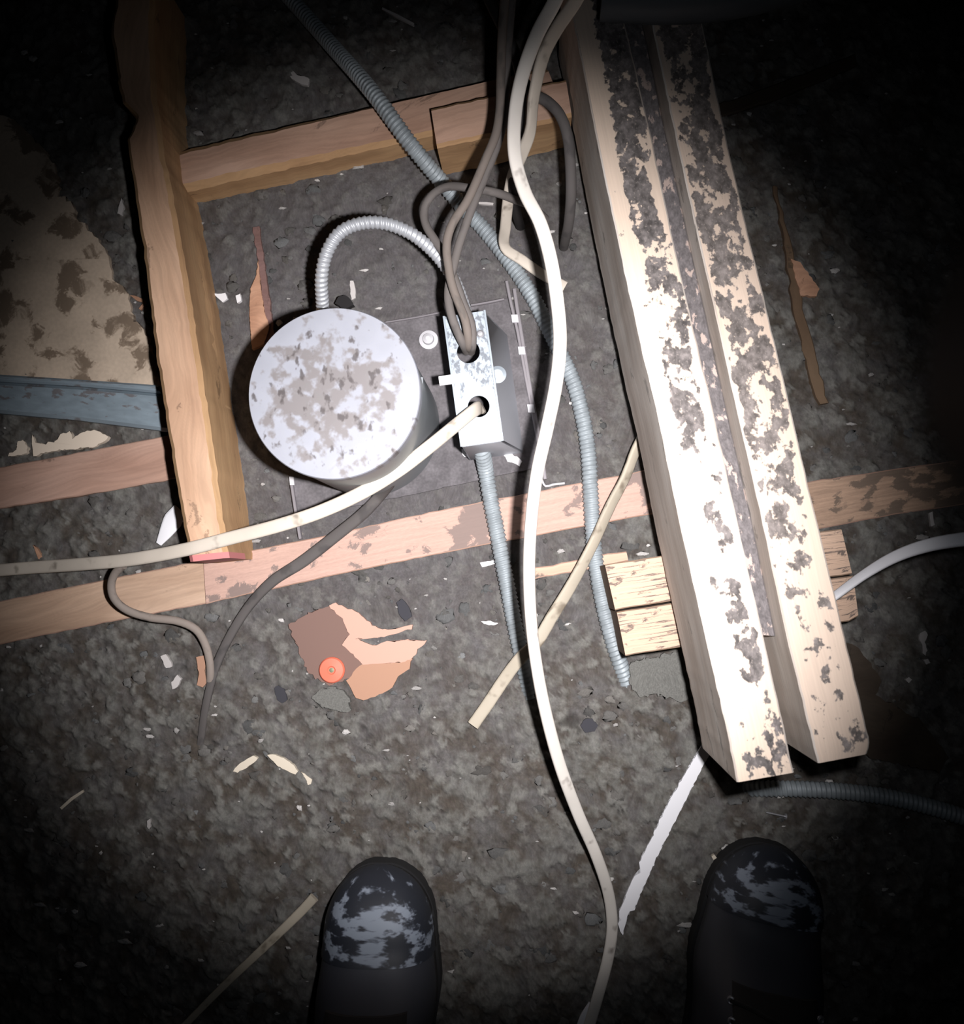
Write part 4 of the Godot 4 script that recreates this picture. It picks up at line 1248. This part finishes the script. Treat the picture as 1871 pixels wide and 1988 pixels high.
	chip("dark_stone", [[650, 590], [656, 576], [668, 572], [680, 580], [686, 592], [668, 600]], 6.0, mat(rgb(28, 26, 28), 0.9), "black lump at the can's upper rim inside the silver loop", "stone", 0.001, 10.0)
	chip("fill_chunk", [[1224, 1284], [1250, 1278], [1290, 1272], [1335, 1262], [1346, 1300], [1345, 1352], [1318, 1362], [1280, 1350], [1240, 1352], [1222, 1330]], 4.5, M.chunk, "flat grey chunk of fill just below the lower crib block", "chunk", 0.004)
	chip("fill_chunk", [[606, 1352], [622, 1338], [650, 1334], [672, 1344], [680, 1362], [678, 1384], [650, 1378], [622, 1372]], 4.0, M.chunk, "grey chunk of fill below the orange cap", "chunk", 0.003)


func _blob(sd: int) -> ArrayMesh:
	var t := Tris.new()
	var n := noise(sd, 1.1, 2)
	var rows := []
	var us := []
	for i in range(1, 8):
		var th := PI * i / 8.0
		var r := PackedVector3Array()
		for j in 10:
			var ph := TAU * j / 10.0
			var d := Vector3(sin(th) * cos(ph), cos(th), sin(th) * sin(ph))
			r.append(d * (1.0 + 0.95 * n.get_noise_3dv(d * 1.3)) * Vector3(1, 0.5, 1))
		rows.append(r)
		us.append(i / 8.0)
	rings(t, rows, us)
	for i in t.g.size():
		t.g[i] = 0
	return build([t], [M.clump])


func _multi(called: String, mesh: Mesh, xf: Array, cols: Array, label: String, category: String) -> void:
	var mm := MultiMesh.new()
	mm.transform_format = MultiMesh.TRANSFORM_3D
	mm.use_colors = true
	mm.mesh = mesh
	mm.instance_count = xf.size()
	for i in xf.size():
		mm.set_instance_transform(i, xf[i])
		mm.set_instance_color(i, cols[i])
	var o := MultiMeshInstance3D.new()
	o.multimesh = mm
	o.name = numbered(called)
	add_child(o, true)
	tag(o, label, category, "", "stuff")


func _loose() -> void:
	# clumps and grit of the loose fill, too many to count
	var clear := []
	for poly in [[[-60, 200], [60, 250], [140, 390], [216, 535], [262, 620], [312, 752], [330, 850], [-60, 920]], [[470, 560], [1000, 560], [1070, 930], [560, 1020]]]:
		var q := PackedVector2Array()
		for p in poly:
			var w := at(p[0], p[1], 0)
			q.append(Vector2(w.x, w.z))
		clear.append(q)
	for k in 3:
		var mesh := _blob(80 + k)
		var xf := []
		var cols := []
		for i in [2300, 2300, 2300][k]:
			var p := Vector2(rng.randf_range(-0.60, 0.50), rng.randf_range(-0.66, 0.52))
			var skip := rng.randf() > 0.62 + 0.9 * n_tone.get_noise_2d(p.x * 0.8 + 4.0, p.y * 0.8)
			for q in clear:
				skip = skip or (Geometry2D.is_point_in_polygon(p, q) and rng.randf() < 0.93)
			if skip:
				continue
			var s := 0.0014 + 0.0050 * pow(rng.randf(), 3.4)
			var b := Basis.from_euler(Vector3(rng.randf_range(-0.4, 0.4), rng.randf() * TAU, rng.randf_range(-0.4, 0.4))).scaled(Vector3(s * rng.randf_range(0.8, 1.5), s * 0.8, s))
			xf.append(Transform3D(b, Vector3(p.x, ground(p.x, p.y) + s * rng.randf_range(-0.25, 0.10), p.y)))
			var g := rng.randf_range(0.07, 0.15) + 0.09 * pow(rng.randf(), 4.0)
			var warm := rng.randf_range(-0.05, 0.06)
			cols.append(Color(g * (1.0 + warm), g * 0.985, g * (0.95 - warm)))
		_multi("loose_fill", mesh, xf, cols, ["rounded grey-brown clumps of loose fill scattered over the attic floor", "knobbly grey-brown lumps of loose fill scattered over the attic floor", "flattened grey-brown crumbs of loose fill scattered over the attic floor"][k], "loose fill")
	var grit := _blob(90)
	var xf2 := []
	var cols2 := []
	for i in 420:
		var p := Vector2(rng.randf_range(-0.52, 0.44), rng.randf_range(-0.60, 0.46))
		var s := 0.0006 + 0.0020 * pow(rng.randf(), 3.0)
		var b := Basis.from_euler(Vector3(0, rng.randf() * TAU, 0)).scaled(Vector3(s * rng.randf_range(1.0, 2.6), s * 0.7, s))
		xf2.append(Transform3D(b, Vector3(p.x, ground(p.x, p.y) + 0.0022, p.y)))
		var g := rng.randf_range(0.35, 0.7)
		cols2.append(Color(g, g * 0.97, g * 0.94))
	_multi("plaster_grit", grit, xf2, cols2, "tiny white plaster grit sprinkled over the loose fill", "grit")
